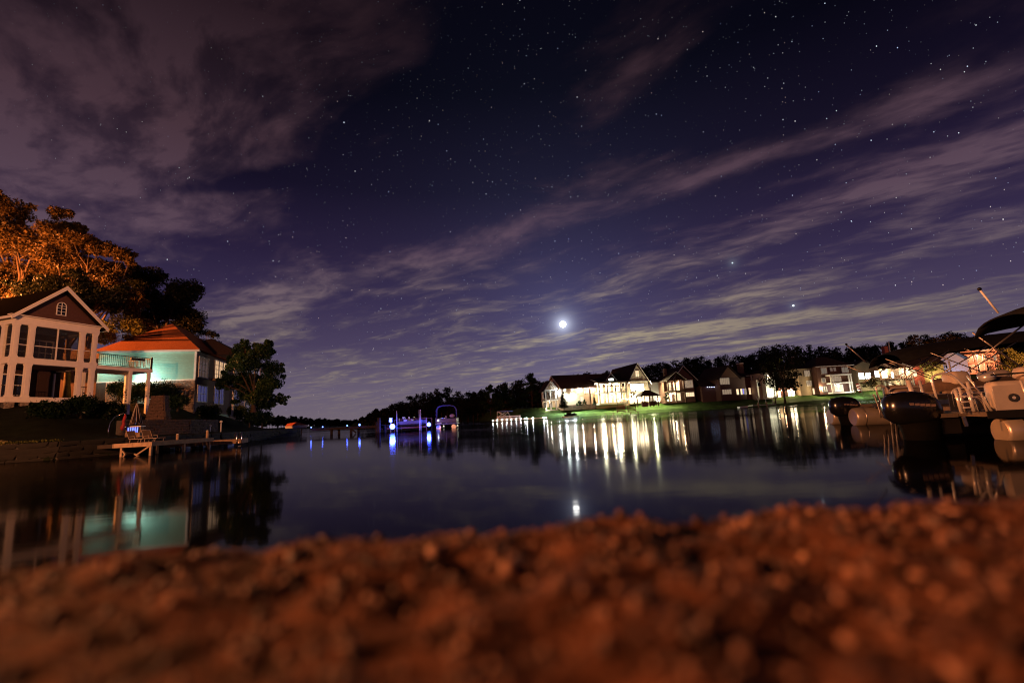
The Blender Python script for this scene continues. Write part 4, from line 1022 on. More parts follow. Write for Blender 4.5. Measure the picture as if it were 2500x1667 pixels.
# runabout on the lift
bt = empty('runabout', (at(975, 1040, 58.6).x, 58.6, .62), R(-2), 'small open motorboat raised on the lift, lit blue', 'boat')
hull_w = mat('hull_white', (0.62, 0.62, 0.64), .3, var=.05); hull_g = mat('hull_grey', (0.16, 0.16, 0.18), .35, var=.05)
def hull(L, W, H, m, parent, name='hull', sheer=.12):
    b = MB(); n = 10; rows = []
    for i in range(n + 1):
        f = i / n; w_ = W / 2 * (1 - max(0, (f - .55) / .45) ** 2.2); z = H * (1 + sheer * f); k = .25 * H * max(0, (f - .6) / .4) ** 2
        rows.append([(f * L, -w_, z), (f * L, -w_ * .86, H * .35 + k), (f * L, 0, k * 1.3), (f * L, w_ * .86, H * .35 + k), (f * L, w_, z)])
    vs = [p for r_ in rows for p in r_]; fs = [(i * 5 + j, i * 5 + j + 1, (i + 1) * 5 + j + 1, (i + 1) * 5 + j) for i in range(n) for j in range(4)]
    fs += [(0, 4, 3, 2, 1)]; b._add(vs, fs)
    return b.build(name, m, parent)
hull(3.4, 1.7, .55, hull_g, bt)
MB().box(.2, 2.0, -.7, .7, .38, .45).build('cockpit_floor', mat('deck_grey', (.2, .2, .22), .6), bt)
for xx, yy in ((.7, -.35), (1.25, .30), (.7, .35)):
    s_ = MB().box(xx, xx + .4, yy - .2, yy + .2, .45, .75).build('seat', hull_w, bt); MB().slab([(xx, yy - .2, .75), (xx, yy + .2, .75), (xx - .1, yy + .2, 1.1), (xx - .1, yy - .2, 1.1)], .06).build('backrest', hull_w, s_)
MB().tube([(2.0, -.6, .6), (1.8, -.55, 1.0), (1.8, .55, 1.0), (2.0, .6, .6)], .025, 6).build('windscreen_frame', chrome, bt)
MB().box(-.25, .02, -.15, .15, .3, .95).build('outboard', black_m, bt)
# pontoon boat with an arched bimini beyond the lift
pt = empty('arched_pontoon_boat', (at(1062, 1040, 60).x, 60, 0), R(4), 'moored pontoon boat with an open arched bimini frame, seen end on', 'boat')
for yy in (.45, 2.35): MB().tube([(yy, 0, .18), (yy, 5.5, .18), (yy, 6.1, .34)], [.3, .3, .06], 12).build('pontoon', alu, pt)
MB().box(.05, 2.75, -.1, 5.6, .52, .64).build('deck', mat('deck_grey', (.2, .2, .22), .6), pt)
for (a, b_) in (((.12, -.05), (2.68, -.05)), ((.12, -.05), (.12, 5.4)), ((2.68, -.05), (2.68, 5.4))):
    MB().beam((a[0], a[1], .98), (b_[0], b_[1], .98), .03, .5).build('fence_panel', mat('panel_dark', (.10, .08, .085), .5), pt); MB().tube([(a[0], a[1], 1.32), (b_[0], b_[1], 1.32)], .03, 6).build('rail', chrome, pt)
blue_canvas = mat('blue_canvas', (.10, .12, .35), .8, var=.15)
for yy in (.6, 1.8):
    MB().tube([(.12, yy, 1.3), (.14, yy, 2.35), (.35, yy, 2.72), (.9, yy, 2.90), (1.9, yy, 2.90), (2.45, yy, 2.72), (2.66, yy, 2.35), (2.68, yy, 1.3)], .045, 6).build('bimini_bow', blue_canvas, pt)
MB().slab([(.5, .6, 2.86), (2.3, .6, 2.86), (2.3, 1.8, 2.90), (.5, 1.8, 2.90)], .03).build('bimini_top', blue_canvas, pt)
MB().ball((2.15, .5, 1.55), .33, 12, 8, (1, .6, .7)).build('captain_chair', mat('seat_tan', (.45, .33, .27), .6), pt)
MB().box(.25, .75, .1, .6, .64, 1.25).build('seat', hull_w, pt); MB().tube([(1.4, .2, .64), (1.4, .2, 1.6)], .05, 6).build('table_post', trim_w, pt)
point_light('console_light', (.45, -.35, 1.05), 8, (.55, .62, 1.0), .06, pt); MB().ball((.45, -.35, 1.05), .10, 8, 6).build('console_lamp', glow('led_pale', (.6, .68, 1.0), 14), pt)
# red covered boat beyond the lawn tip
rb = empty('covered_boat', (at(700, 1046, 78).x, 78, .9), R(8), 'boat under a red cover with a white side, behind the lawn tip', 'boat')
hull(3.2, 1.6, .55, hull_w, rb); redc = mat('red_cover', (.42, .10, .06), .8, var=.2)
MB()._add([(.0, -.8, .55), (1.2, -.8, .6), (3.1, 0, .65), (1.2, .8, .6), (0, .8, .55), (.2, -.35, .98), (1.5, -.25, 1.12), (1.5, .25, 1.12), (.2, .35, .98)], [(0, 1, 6, 5), (1, 2, 6), (6, 2, 7), (2, 3, 7), (3, 4, 8, 7), (5, 6, 7, 8), (0, 5, 8, 4)]).build('cover', redc, rb)
for xx in (.5, 2.3): MB().tube([(xx, 0, -2), (xx, 0, .1)], .08, 6).build('stand', wood_w, rb)

# ================================================================ far shore houses
tan_w = mat('tan_siding', (0.50, 0.38, 0.28), .8, var=.08, scale=2); cream = mat('cream_siding', (0.62, 0.54, 0.44), .8, var=.06, scale=2)
brick_d = mat('dark_brick', (0.13, 0.065, 0.05), .9, var=.25, scale=6); timber = mat('brown_timber', (0.10, 0.055, 0.035), .8, var=.2)
roof_far = mat('roof_far', (0.050, 0.034, 0.032), .95, var=.3, scale=4, spec=.1); grey_w = mat('grey_siding', (0.22, 0.22, 0.23), .8, var=.08, scale=2)
pink_w = mat('pink_siding', (0.62, 0.36, 0.28), .8, var=.06, scale=2); tan2 = mat('olive_siding', (0.36, 0.27, 0.17), .8, var=.08, scale=2)
W_hot = glow('window_hot', (1.0, 0.78, 0.46), 15.0); W_warm2 = glow('window_amber', (1.0, 0.62, 0.30), 5.0); W_white = glow('window_white', (0.92, 1.0, 0.95), 16.0)
W_dim2 = glow('window_low', (1.0, 0.72, 0.48), 0.30); W_mid = glow('window_mid', (1.0, 0.68, 0.40), 1.5); W_blue2 = glow('window_violet', (0.30, 0.28, 1.0), .9)
def lamp(parent, loc, power, col=(1.0, .70, .38), r=.13, m=None, name='wall_lamp'):
    l_ = MB().ball(loc, r, 8, 6).build(name, m or W_hot, parent)
    point_light('lamp_light', Vector(loc) + Vector((0, -.35, -.05)), power * 1.8, col, r, parent); return l_
def house(name, px, py, Y, rz, label):
    q = at(px, py, Y); return empty(name, (q.x, Y, q.z), rz, label, 'house', 'houses on the far shore'), Y / FPX
def wallbox(h, x0, x1, y0, y1, z0, z1, m, name='wall'): return MB().box(x0, x1, y0, y1, z0, z1).build(name, m, h)
def rake(h, pts, y, m=None, t=.18, name='rake_board'):
    for a, b_ in zip(pts[:-1], pts[1:]): MB().beam((a[0], y, a[1]), (b_[0], y, b_[1]), .12, t, (0, 1, 0)).build(name, m or trim_w, h)

# ---- the large bright house
M, k = house('lit_mansion', 1375, 990, 146, R(12), 'large brightly floodlit house with tall gable and two-storey porch on the lawn')
eM = 5.35
wallbox(M, 0, 22, 0, 18, -1.5, eM, tan_w)
gable_roof(M, 0, 24, 0, 18, eM, 9.9, 'x', .5, .25, roof_far)
tri_wall(M, [(0, 0, eM), (0, 18, eM), (0, 9, 9.75)], .25, tan_w, n=(1, 0, 0))
for s, ye in ((0, -.5), (1, 18.5)): MB().beam((-.55, ye, eM - .25), (-.55, 9, 9.95), .16, .30, (1, 0, 0)).build('rake_board', trim_w, M)
MB().box(-.1, 10.6, -.34, -.20, eM - .26, eM - .02).build('fascia', trim_w, M)
for xx in (7.3, 9.05): window(M, xx, xx + 1.0, 3.5, 5.0, 0, W_mid, 2, 2, .14, mw=.08)
window(M, 6.0, 6.65, 1.2, 2.3, 0, W_mid, 1, 1, .14)
window(M, 10.4, 10.9, 4.1, 4.8, 0, W_mid, 2, 2, .1)
MB().box(8.9, 9.15, -.22, -.02, -.5, eM - .3).build('downpipe', roof_far, M)
MB().box(0, 10.7, -.25, 0, -1.5, .05).build('plinth', stone_d, M)
lampM = glow('flood_white', (0.86, 1.0, 0.96), 90)
for xx in (.7, 3.2): flood(M, (xx, -.45, 4.75), (.05, -.66, -.75), 12000, (.84, 1.0, .92), 150, .30, lampM)
for xx in (5.6, 9.2): lamp(M, (xx, -.6, 4.9), 420, (1, .78, .55))
for xx, yy, zz, pw, cl_ in ((11.0, -3.8, 5.9, 11000, (1, .95, .62)), (16.0, -3.8, 5.9, 10000, (1, .90, .55)), (21.3, -2.4, 6.0, 10000, (1, .90, .55)), (28.8, -2.2, 6.2, 12000, (1, .95, .50))): flood(M, (xx, yy, zz), (.1, -.75, -.65), pw, cl_, 150, .16, W_hot)  # eave floods added to brighten the lawn
# left two-storey gabled porch
for xx in (-4.2, -2.7, -.9):
    for (z0, z1) in ((-1.0, 1.8), (2.3, 5.0)): wallbox(M, xx - .17, xx + .17, 4.0, 4.34, z0, z1, trim_w, 'column')
wallbox(M, -4.5, -.5, 3.9, 9, 1.8, 2.25, trim_w, 'floor_beam'); wallbox(M, -4.5, -.5, 3.9, 9, 5.0, 5.35, trim_w, 'entablature'); wallbox(M, -4.6, -.4, 3.8, 9, -1.4, -1.0, trim_w, 'base_beam')
railing(M, (-4.2, 4.1, 2.25), (-.9, 4.1, 2.25), 1.0, .35, timber, .05)
wallbox(M, -4.3, -.1, 8.0, 9.0, -1.4, 5.0, tan_w, 'back_wall')
gable_roof(M, -4.5, -.4, 3.9, 10, 5.35, 8.0, 'y', .5, .22, roof_far, 'porch_roof')
tri_wall(M, [(-4.4, 0, 5.36), (-.5, 0, 5.36), (-2.45, 0, 7.9)], .15, cream).location = (0, 4.05, 0)
rake(M, [(-5.0, 4.75), (-2.45, 8.1), (.1, 4.75)], 3.35, trim_w, .34)
for a in ((-3.6, 5.5), (-2.45, 5.5), (-1.3, 5.5)): MB().beam((a[0], 3.9, a[1]), (-2.45, 3.9, 7.2), .1, .16, (0, 1, 0)).build('gable_strut', timber, M)
for xx in (-3.9, -2.2): window(M, xx, xx + 1.1, 2.8, 4.7, 7.95, glass_d, 1, 1, .1); window(M, xx, xx + 1.0, -.7, 1.5, 7.95, glass_d, 1, 1, .1)
lamp(M, (-.45, 3.6, 4.3), 420, (.9, 1.0, .95), .2, lampM); lamp(M, (-2.4, 6.5, 1.4), 160, (1, .85, .6)); lamp(M, (-4.6, 3.2, -.6), 90, (1, .9, .8))
window(M, -.35, -.3, 3.0, 4.8, 3.4, W_white, 1, 1, .05)
# porch block
px0, px1 = 11.0, 20.2
wallbox(M, px0 - .3, px1, -2.9, 0, -.4, .12, cream, 'porch_base'); wallbox(M, px0 - .3, px1, -3.0, 0, 3.0, 3.42, trim_w, 'balcony_floor'); wallbox(M, px0 - .3, px1, -3.0, -.0, 6.0, 6.45, trim_w, 'entablature')
MB().slab([(px0 - .8, -3.6, 6.45), (px1 + 1.8, -3.6, 6.45), (px1 + 1.8, 3.5, 8.0), (px0 - .8, 3.5, 8.0)], -.2).build('porch_roof', roof_far, M)
for xx in (px0, px0 + 2.7, px0 + 5.4, px0 + 7.2, px1 - .3):
    for (z0, z1) in ((.12, 3.0), (3.42, 6.0)): wallbox(M, xx - .22, xx + .22, -2.85, -2.45, z0, z1, trim_w, 'column')
railing(M, (px0, -2.65, 3.42), (px1 - .4, -2.65, 3.42), .95, .35, trim_w, .05)
for xx in (px0 + .6, px0 + 3.3, px0 + 5.9):
    window(M, xx, xx + 1.6, .3, 2.7, -.02, W_warm2, 2, 2, .16, mw=.1); window(M, xx, xx + 1.6, 3.7, 5.8, -.02, W_hot, 2, 2, .16, mw=.1)
window(M, px0 + 7.7, px0 + 8.8, .5, 2.5, -.02, W_warm2, 2, 2, .14, mw=.1); window(M, px0 + 7.7, px0 + 8.8, 3.6, 5.7, -.02, W_warm2, 2, 2, .14, mw=.1)
for xx in (px0 + 1.4, px0 + 4.1, px0 + 6.6): lamp(M, (xx, -1.6, 5.7), 420); lamp(M, (xx, -1.6, 2.75), 420)
# dormer
tri_wall(M, [(13.6, 0, 6.6), (17.8, 0, 6.6), (15.7, 0, 9.0)], .3, roof_far).location = (0, -1.6, 0)
gable_roof(M, 13.6, 17.8, -1.6, 4, 6.5, 9.1, 'y', .2, .2, roof_far, 'dormer_roof'); rake(M, [(13.4, 6.45), (15.7, 9.25), (18.0, 6.45)], -1.95)
window(M, 15.0, 16.5, 6.75, 7.6, -1.6, W_white, 1, 1, .08)
# tall gable wing
gx0, gx1, gz, ga = 21.6, 28.4, 6.4, 12.0
wallbox(M, gx0, gx1, -1.2, 17, -.6, gz, cream)
tri_wall(M, [(gx0, 0, gz), (gx1, 0, gz), ((gx0 + gx1) / 2, 0, ga - .25)], .25, cream).location = (0, -1.2, 0)
gable_roof(M, gx0, gx1, -1.2, 17, gz, ga, 'y', .75, .28, roof_far); rake(M, [(gx0 - .9, gz - 1.3), ((gx0 + gx1) / 2, ga + .15), (gx1 + .9, gz - 1.3)], -1.98, trim_w, .34)
window(M, 24.4, 25.5, 8.0, 9.8, -1.2, W_mid, 2, 3, .16, mw=.12)
for xx in (22.3, 23.9, 25.5): window(M, xx, xx + 1.3, 3.4, 5.6, -1.2, W_hot, 2, 2, .14, mw=.1)
for xx in (22.5, 25.2): window(M, xx, xx + 1.6, .2, 2.4, -1.2, W_hot, 2, 2, .14, mw=.1)
MB().box(gx0 - .1, gx1 + .1, -1.5, -1.21, 6.2, 6.5).build('belt_course', trim_w, M)
for i in range(9): MB().box(23.2 + i * .4, 23.36 + i * .4, -1.5, -1.22, 6.9, 7.25).build('corbel', timber, M)
for xx in (22.0, 24.3, 27.4): flood(M, (xx, -3.6, -.2), (0, .75, 1), 1500, (1, .80, .50), 140, .16, W_hot)
# right wing
wallbox(M, 28.4, 33.0, .8, 13, -.6, 6.0, cream); hip_roof(M, 28.2, 33.0, .8, 13, 6.0, 8.6, (29.5, 5), (29.5, 9), .6, roof_far, 'wing_roof')
window(M, 29.4, 30.5, 3.6, 5.2, .8, W_warm2, 2, 2, .14); flood(M, (31.6, -1.6, -.2), (0, .8, 1), 1500, (1, .88, .58), 150, .16, W_hot)
flood(M, (33.6, -.6, .2), (-.2, .3, 1), 500, (.9, 1, .6), 150, .14, W_hot)
# ---- gazebo
q = at(1567, 988, 137); g = empty('gazebo', (q.x, 137, q.z), R(10), 'dark hip-roofed garden pavilion on the lawn before the bright gable', 'gazebo')
for xx in (.3, 2.7, 5.3):
    for yy in (.3, 3.6): MB().box(xx - .14, xx + .14, yy - .14, yy + .14, -.6, 2.5).build('post', timber, g)
hip_roof(g, 0, 5.6, 0, 4, 2.5, 4.2, (2.0, 2), (3.6, 2), .4, roof_far); MB().box(.2, 2.0, .1, .5, -.6, .85).build('counter', stone_d, g); MB().box(4.3, 4.7, 3.0, 3.4, 3.2, 5.2).build('chimney', stone_d, g)
MB().box(2.6, 4.4, .6, 1.6, -.3, .75).build('dining_table', timber, g)
for xx in (2.5, 3.4, 4.4): s_ = MB().box(xx, xx + .45, .1, .5, -.3, .45).build('chair', timber, g); MB().box(xx, xx + .45, .5, .56, .45, 1.0).build('chair_back', timber, s_)
# patio furniture
for i, (px, lb) in enumerate(((1508, 'dark closed patio umbrella before the porch doors'), (1527, 'dark open patio umbrella beside the tall gable'))):
    q = at(px, 989, 141); t = empty('garden_umbrella', (q.x, 141, q.z), 0, lb, 'umbrella', 'garden umbrellas'); MB().tube([(0, 0, -.5), (0, 0, 2.0)], .05, 6).build('pole', timber, t)
    r_ = .8 + i * .5; b = MB(); b._add([(0, 0, 2.15)] + [(r_ * math.cos(a), r_ * math.sin(a), 1.65) for a in [j * math.pi / 4 for j in range(8)]], [(0, 1 + j, 1 + (j + 1) % 8) for j in range(8)]); b.build('canopy', black_m, t)
# ---- conifer and shrubs by the house
def far_tree(name, px, py_base, Y, h, r, n, size, lm, label, seed, conifer=False, cat='tree', group='trees by the far houses'):
    q = at(px, py_base, Y); rn = random.Random(seed)
    if conifer: cl = [(rn.uniform(-.15, .15) * r, rn.uniform(-.15, .15) * r, h * (.12 + .86 * f), r * (1 - f) * .9 + .12, h * .07) for f in [i / 8 for i in range(9)]]
    else: cl = blob_clumps(h * .25, h * .92, r, 11, rn)
    return tree(name, (q.x, Y, q.z), cl, n, size, lm, max(.05, h * .022), label, group, cat, None, seed, top=h * .7)
far_tree('blue_spruce', 1377, 998, 139, 5.2, 1.5, 1500, .38, leaf_c, 'pointed spruce before the lit mansion wall', 71, True)
far_tree('columnar_shrub', 1452, 990, 141, 3.2, .55, 500, .3, leaf_b, 'slim pointed evergreen at the porch corner', 72, True)
far_tree('garden_tree', 1549, 985, 139.5, 6.2, 1.1, 500, .34, leaf_a, 'thin young tree before the floodlit gable', 73)
far_tree('hedge_shrub', 1415, 994, 141, 2.0, 1.1, 700, .3, leaf_b, 'bushy green shrub along the mansion wall, left of two', 74, cat='shrub')
far_tree('hedge_shrub', 1428, 993, 141, 2.3, .8, 600, .3, leaf_b, 'taller green shrub along the mansion wall, right of two', 75, cat='shrub')
far_tree('round_shrub', 1631, 985, 142, 3.6, 1.2, 800, .3, leaf_box, 'dark round shrub between the mansion and the timber porch house', 76, cat='shrub')

# ---- timber porch house
K, k = house('timber_porch_house', 1634, 979, 146, R(10), 'brown house with a gabled timber porch and lit rooms right of the mansion')
wallbox(K, 0, 10.3, 2.5, 12, -.6, 6.6, brick_d); gable_roof(K, 3.0, 10.4, 2.0, 13, 6.8, 10.6, 'y', .6, .25, roof_far); tri_wall(K, [(3, 0, 6.6), (10.4, 0, 6.6), (6.7, 0, 10.4)], .2, brick_d).location = (0, 2.4, 0)
rake(K, [(2.2, 6.1), (6.7, 10.8), (11.2, 6.1)], 1.35)
for xx in (.2, 2.6, 5.6): wallbox(K, xx - .18, xx + .18, 0, .36, -.5, 6.2, timber, 'column')
wallbox(K, 0, 5.9, 0, 2.5, 2.7, 3.05, timber, 'balcony_floor'); wallbox(K, 0, 5.9, 0, 2.5, 6.2, 6.5, timber, 'porch_beam'); railing(K, (.2, .2, 3.05), (5.6, .2, 3.05), 1.0, .4, timber, .05)
gable_roof(K, 0, 5.9, 0, 5, 6.5, 8.8, 'y', .5, .22, roof_far, 'porch_roof'); rake(K, [(-.6, 6.1), (2.95, 8.95), (6.5, 6.1)], -.55)
for a in (1.2, 2.95, 4.7): MB().beam((a, .1, 6.5), (2.95, .1, 8.3), .12, .2, (0, 1, 0)).build('gable_strut', timber, K)
window(K, 1.6, 2.4, 3.3, 5.8, 2.5, W_mid, 1, 2, .14); window(K, 3.2, 5.2, 3.3, 5.8, 2.5, W_warm2, 2, 2, .14); window(K, .7, 2.2, .1, 2.4, 2.5, W_hot, 2, 1, .14); window(K, 3.4, 5.2, .1, 2.4, 2.5, W_mid, 3, 1, .14)
window(K, 6.5, 9.8, 4.0, 6.2, 2.4, W_dim2, 5, 1, .2, mw=.14); window(K, 6.8, 9.9, 1.2, 2.4, 2.4, W_mid, 4, 2, .16, mw=.1)
lamp(K, (2.0, 1.0, 2.3), 260, (1, .85, .55)); lamp(K, (4.4, 1.2, 5.9), 110); flood(K, (-.5, -1.0, .1), (.3, .6, .8), 420, (.85, 1, .45), 150, .14, W_hot)
MB().box(1.5, 2.3, 4, 5, 8.0, 10.4).build('chimney', brick_d, K)
wallbox(K, -3.4, -.02, 6, 12, -.6, 6.4, grey_w, 'rear_wing'); gable_roof(K, -3.6, .2, 6, 12, 6.4, 7.6, 'x', .3, .2, roof_far, 'rear_roof')
# ---- dark side building with a row of small lights
S, k = house('dark_annex', 1716, 978, 150, R(6), 'dark unlit building with a row of small bluish lights under its eave')
wallbox(S, 0, 5.2, 0, 9, -.8, 4.6, brick_d); gable_roof(S, 0, 5.2, 0, 9, 4.6, 7.4, 'x', .4, .2, roof_far)
for i in range(5): MB().ball((1.8 + i * .75, -.42, 4.2 - .04 * i), .13, 8, 6).build('eave_light', glow('eave_blue', (.55, .65, 1.0), 5), S)
# ---- dark gable house
D, k = house('dark_gable_house', 1762, 972, 148, R(14), 'dim brown gable house with brick chimney and faintly lit windows')
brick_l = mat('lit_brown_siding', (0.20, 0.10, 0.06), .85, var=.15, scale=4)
wallbox(D, 0, 12.0, 0, 11, -.8, 6.4, brick_d); gable_roof(D, 0, 7.0, 0, 11, 6.4, 10.0, 'y', .6, .25, roof_far); tri_wall(D, [(0, 0, 6.4), (7, 0, 6.4), (3.5, 0, 9.85)], .2, brick_l).location = (0, -.02, 0)
gable_roof(D, 6.5, 12, .5, 11, 6.4, 8.8, 'x', .5, .25, roof_far, 'side_roof'); MB().box(10.6, 12.0, 3, 4.4, 6.5, 10.9).build('chimney', brick_d, D); MB().box(10.5, 12.1, 2.9, 4.5, 10.9, 11.15).build('chimney_cap', trim_w, D)
window(D, .1, 3.4, 4.3, 6.2, -.03, W_dim2, 5, 1, .16, frm=trim_w, mw=.12); window(D, .5, 3.7, 1.2, 2.6, 0, W_dim2, 4, 1, .14, mw=.12)
window(D, 5.6, 6.4, .9, 2.6, 0, W_mid, 1, 1, .12); window(D, 7.1, 7.7, .9, 2.6, 0, W_mid, 1, 1, .12); window(D, 7.85, 8.35, 1.0, 2.6, 0, W_blue2, 1, 1, .06); window(D, 8.5, 9.2, .9, 2.6, 0, W_dim2, 1, 1, .12); window(D, 10.2, 10.9, .8, 2.8, 0, W_mid, 2, 3, .12)
MB().box(11.4, 11.7, -.5, -.2, 2.0, 6.6).build('porch_post', trim_w, D); MB().box(9.8, 12.2, -.7, -.1, 6.6, 6.75).build('porch_beam', trim_w, D)
# ---- pale lit corner behind the dark tree
Q, k = house('pale_corner_house', 1873, 965, 146, R(8), 'pale house corner glaring white behind the dark lakeside tree')
wallbox(Q, 0, 3.2, 0, 8, -1.2, 7.0, cream); hip_roof(Q, -.2, 3.4, 0, 8, 7.0, 8.2, (1.6, 3), (1.6, 5), .3, roof_far); window(Q, .8, 1.7, 4.6, 6.4, 0, W_hot, 2, 3, .14); flood(Q, (1.0, -1.8, -.4), (.1, .7, 1), 1900, (.95, 1, .75), 150, .16, W_hot)
wallbox(Q, -1.6, -.02, 2, 8, -1.2, 5.0, tan_w, 'side_wing'); window(Q, -1.3, -.4, 3.0, 4.2, 2, glass_d, 1, 1, .1); wallbox(Q, 3.21, 12.5, 4, 9, -1.4, 2.2, brick_d, 'lower_wall')
for xx, m_ in ((4.6, W_mid), (6.6, W_warm2), (10.2, W_hot), (11.5, W_hot)): window(Q, xx, xx + .95, -.9, 1.3, 4, m_, 1, 2, .1)
lamp(Q, (5.4, 3.3, 1.4), 160); lamp(Q, (7.6, 3.3, 1.4), 120, (1, .5, .25)); lamp(Q, (10.9, 3.3, 1.7), 150)
# ---- tan house
T, k = house('tan_house', 1956, 962, 150, R(5), 'tall tan house with shuttered window and brick chimney')
wallbox(T, 0, 5.2, 0, 10, -.5, 8.0, tan2); hip_roof(T, -4, 5.2, 0, 10, 8.0, 10.2, (-1, 4), (2, 4), .5, roof_far); MB().box(.8, 2.2, 3.5, 4.7, 8.6, 12.2).build('chimney', brick_l, T); MB().box(.7, 2.3, 3.4, 4.8, 12.2, 12.4).build('chimney_cap', trim_w, T)
window(T, 2.2, 3.9, 5.6, 7.3, 0, W_dim2, 3, 2, .16, mw=.1); window(T, 2.4, 4.0, 2.6, 4.0, 0, W_dim2, 2, 1, .12)
MB().box(1.75, 2.02, -.08, -.01, 5.5, 7.4).build('shutter', timber, T); MB().box(4.08, 4.35, -.08, -.01, 5.5, 7.4).build('shutter', timber, T)
lamp(T, (4.7, -2.5, 1.5), 520, (1, .75, .42)); window(T, 4.0, 4.9, -.2, 1.6, 0, W_mid, 1, 1, .1)
# ---- blue lit shed front
B, k = house('blue_lit_shed', 1998, 952, 152, R(5), 'low shed front lit pale blue between the tan house and brick house')
blu = mat('pale_blue_wall', (0.45, 0.50, 0.62), .8, var=.06); wallbox(B, 0, 4.2, 0, 5, -.5, 3.4, blu); gable_roof(B, 0, 4.2, 0, 5, 3.4, 4.4, 'x', .3, .2, roof_far); window(B, .9, 2.4, .4, 1.4, 0, W_white, 1, 1, .1)
flood(B, (2.2, -2.0, -.3), (0, .8, 1), 260, (.35, .5, 1.0), 150, .12, glow('blue_flood', (.3, .45, 1.0), 20))
# ---- brick house with white porch
N, k = house('brick_porch_house', 2013, 958, 146, R(3), 'dark brick house with white two-storey porch and three upper windows')
wallbox(N, 0, 11.2, 2, 13, -.6, 8.1, brick_d); hip_roof(N, 0, 11.2, 2, 13, 8.1, 11.6, (4, 7), (7.2, 7), .7, roof_far); MB().box(-.72, 11.9, 1.2, 1.3, 7.95, 8.2).build('fascia', trim_w, N)
cur = glow('curtained', (1.0, .8, .6), .16)
for (x0, x1, z0, z1) in ((1.5, 3.2, 5.9, 7.6), (4.5, 5.1, 6.6, 7.5), (5.6, 6.2, 6.6, 7.5), (8.2, 10.1, 5.9, 7.5)): window(N, x0, x1, z0, z1, 2, cur, 2, 1, .14, mw=.1)
wallbox(N, 2.6, 9.6, 0, 2, 5.0, 5.4, trim_w, 'porch_beam'); wallbox(N, 2.6, 9.6, 0, 2, 2.5, 2.85, trim_w, 'porch_floor'); wallbox(N, 2.6, 9.6, 0, 2, -.5, -.1, trim_w, 'porch_base')
for xx in (2.8, 3.35, 8.6, 9.3):
    for (z0, z1) in ((-.1, 2.5), (2.85, 5.0)): wallbox(N, xx - .14, xx + .14, .05, .33, z0, z1, trim_w, 'column')
window(N, 4.8, 7.4, 3.2, 4.7, 2, W_dim2, 3, 1, .12); window(N, 4.6, 7.6, .2, 2.1, 2, W_mid, 2, 1, .12); window(N, 1.2, 2.3, 3.2, 4.4, 2, cur, 1, 1, .12); window(N, 1.0, 2.3, .4, 1.8, 2, cur, 2, 1, .12)
lamp(N, (5.4, .9, 1.7), 110, (.95, .95, 1.0), .22, lampM); lamp(N, (9.3, -2.0, .2), 420, (.9, 1, .75), .2, lampM); flood(N, (6, -5.0, -.4), (0, .9, .8), 900, (1, .72, .45), 150, .12, W_hot)
fg = empty('striped_flag', at(2098, 950, 143), 0, 'red striped flag hanging on a pole by the porch', 'flag')
MB().tube([(.9, 0, -2.6), (.2, 0, 2.2)], .05, 6).build('flagpole', trim_w, fg)
for i in range(7): MB().slab([(.15 + i * .09 - 1.0, 0.05 * (i % 2), 1.6 - i * .38), (.25 + i * .09, .05 * ((i + 1) % 2), 1.9 - i * .38), (.27 + i * .09, .05 * ((i + 1) % 2), 1.52 - i * .38), (.17 + i * .09 - 1.0, .05 * (i % 2), 1.22 - i * .38)], .03).build('stripe', red_c if i % 2 == 0 else trim_w, fg)
# ---- olive gabled house with bright windows
O, k = house('olive_gable_house', 2106, 945, 150, R(-4), 'tan house with glaring white windows behind the moored boats')
wallbox(O, -1.0, 5.6, 0, 10, -1.2, 6.2, tan2); gable_roof(O, -2.5, 5.6, 0, 10, 6.2, 8.4, 'y', .4, .22, roof_far); tri_wall(O, [(-2.5, 0, 6.2), (5.6, 0, 6.2), (1.55, 0, 8.2)], .2, tan2).location = (0, -.02, 0)
for xx in (-.6, 1.4): window(O, xx, xx + 1.5, 2.6, 4.4, 0, W_white, 1, 1, .12)
window(O, 4.3, 5.5, 2.9, 4.8, 0, W_white, 1, 1, .12)
wallbox(O, 5.61, 16.5, 1, 10, -1.2, 5.4, tan_w, 'wing_wall'); gable_roof(O, 5.4, 10.5, .9, 10, 5.4, 7.3, 'y', .4, .2, roof_far, 'wing_roof'); gable_roof(O, 10.6, 16.5, .9, 10, 5.4, 6.8, 'y', .4, .2, roof_far, 'wing_roof')
window(O, 7.0, 8.6, 2.6, 4.6, 1, W_hot, 2, 2, .12); window(O, 9.9, 10.5, 2.4, 4.2, 1, W_hot, 1, 1, .1); window(O, 12.2, 13.2, 2.8, 4.4, 1, W_mid, 1, 1, .1); window(O, 8.6, 9.4, -.6, 1.2, 1, W_mid, 2, 2, .1); window(O, 13.8, 15.4, -.8, 1.0, 1, W_dim2, 2, 1, .1)
wallbox(O, 6.2, 15.2, -1.0, .99, 1.6, 1.85, timber, 'balcony_floor'); railing(O, (6.2, -.9, 1.85), (15.2, -.9, 1.85), .9, .5, timber, .05)
for xx in (6.4, 10.8, 15.0): wallbox(O, xx - .1, xx + .1, -.95, -.75, -1.2, 1.6, trim_w, 'balcony_post')
lamp(O, (14.4, .3, 4.4), 700, (1, .78, .5), .3); lamp(O, (8.0, .3, 5.0), 420); lamp(O, (11.6, .3, 1.2), 90, (1, .9, .5)); lamp(O, (2.5, -2.2, -.4), 260, (1, .9, .5))
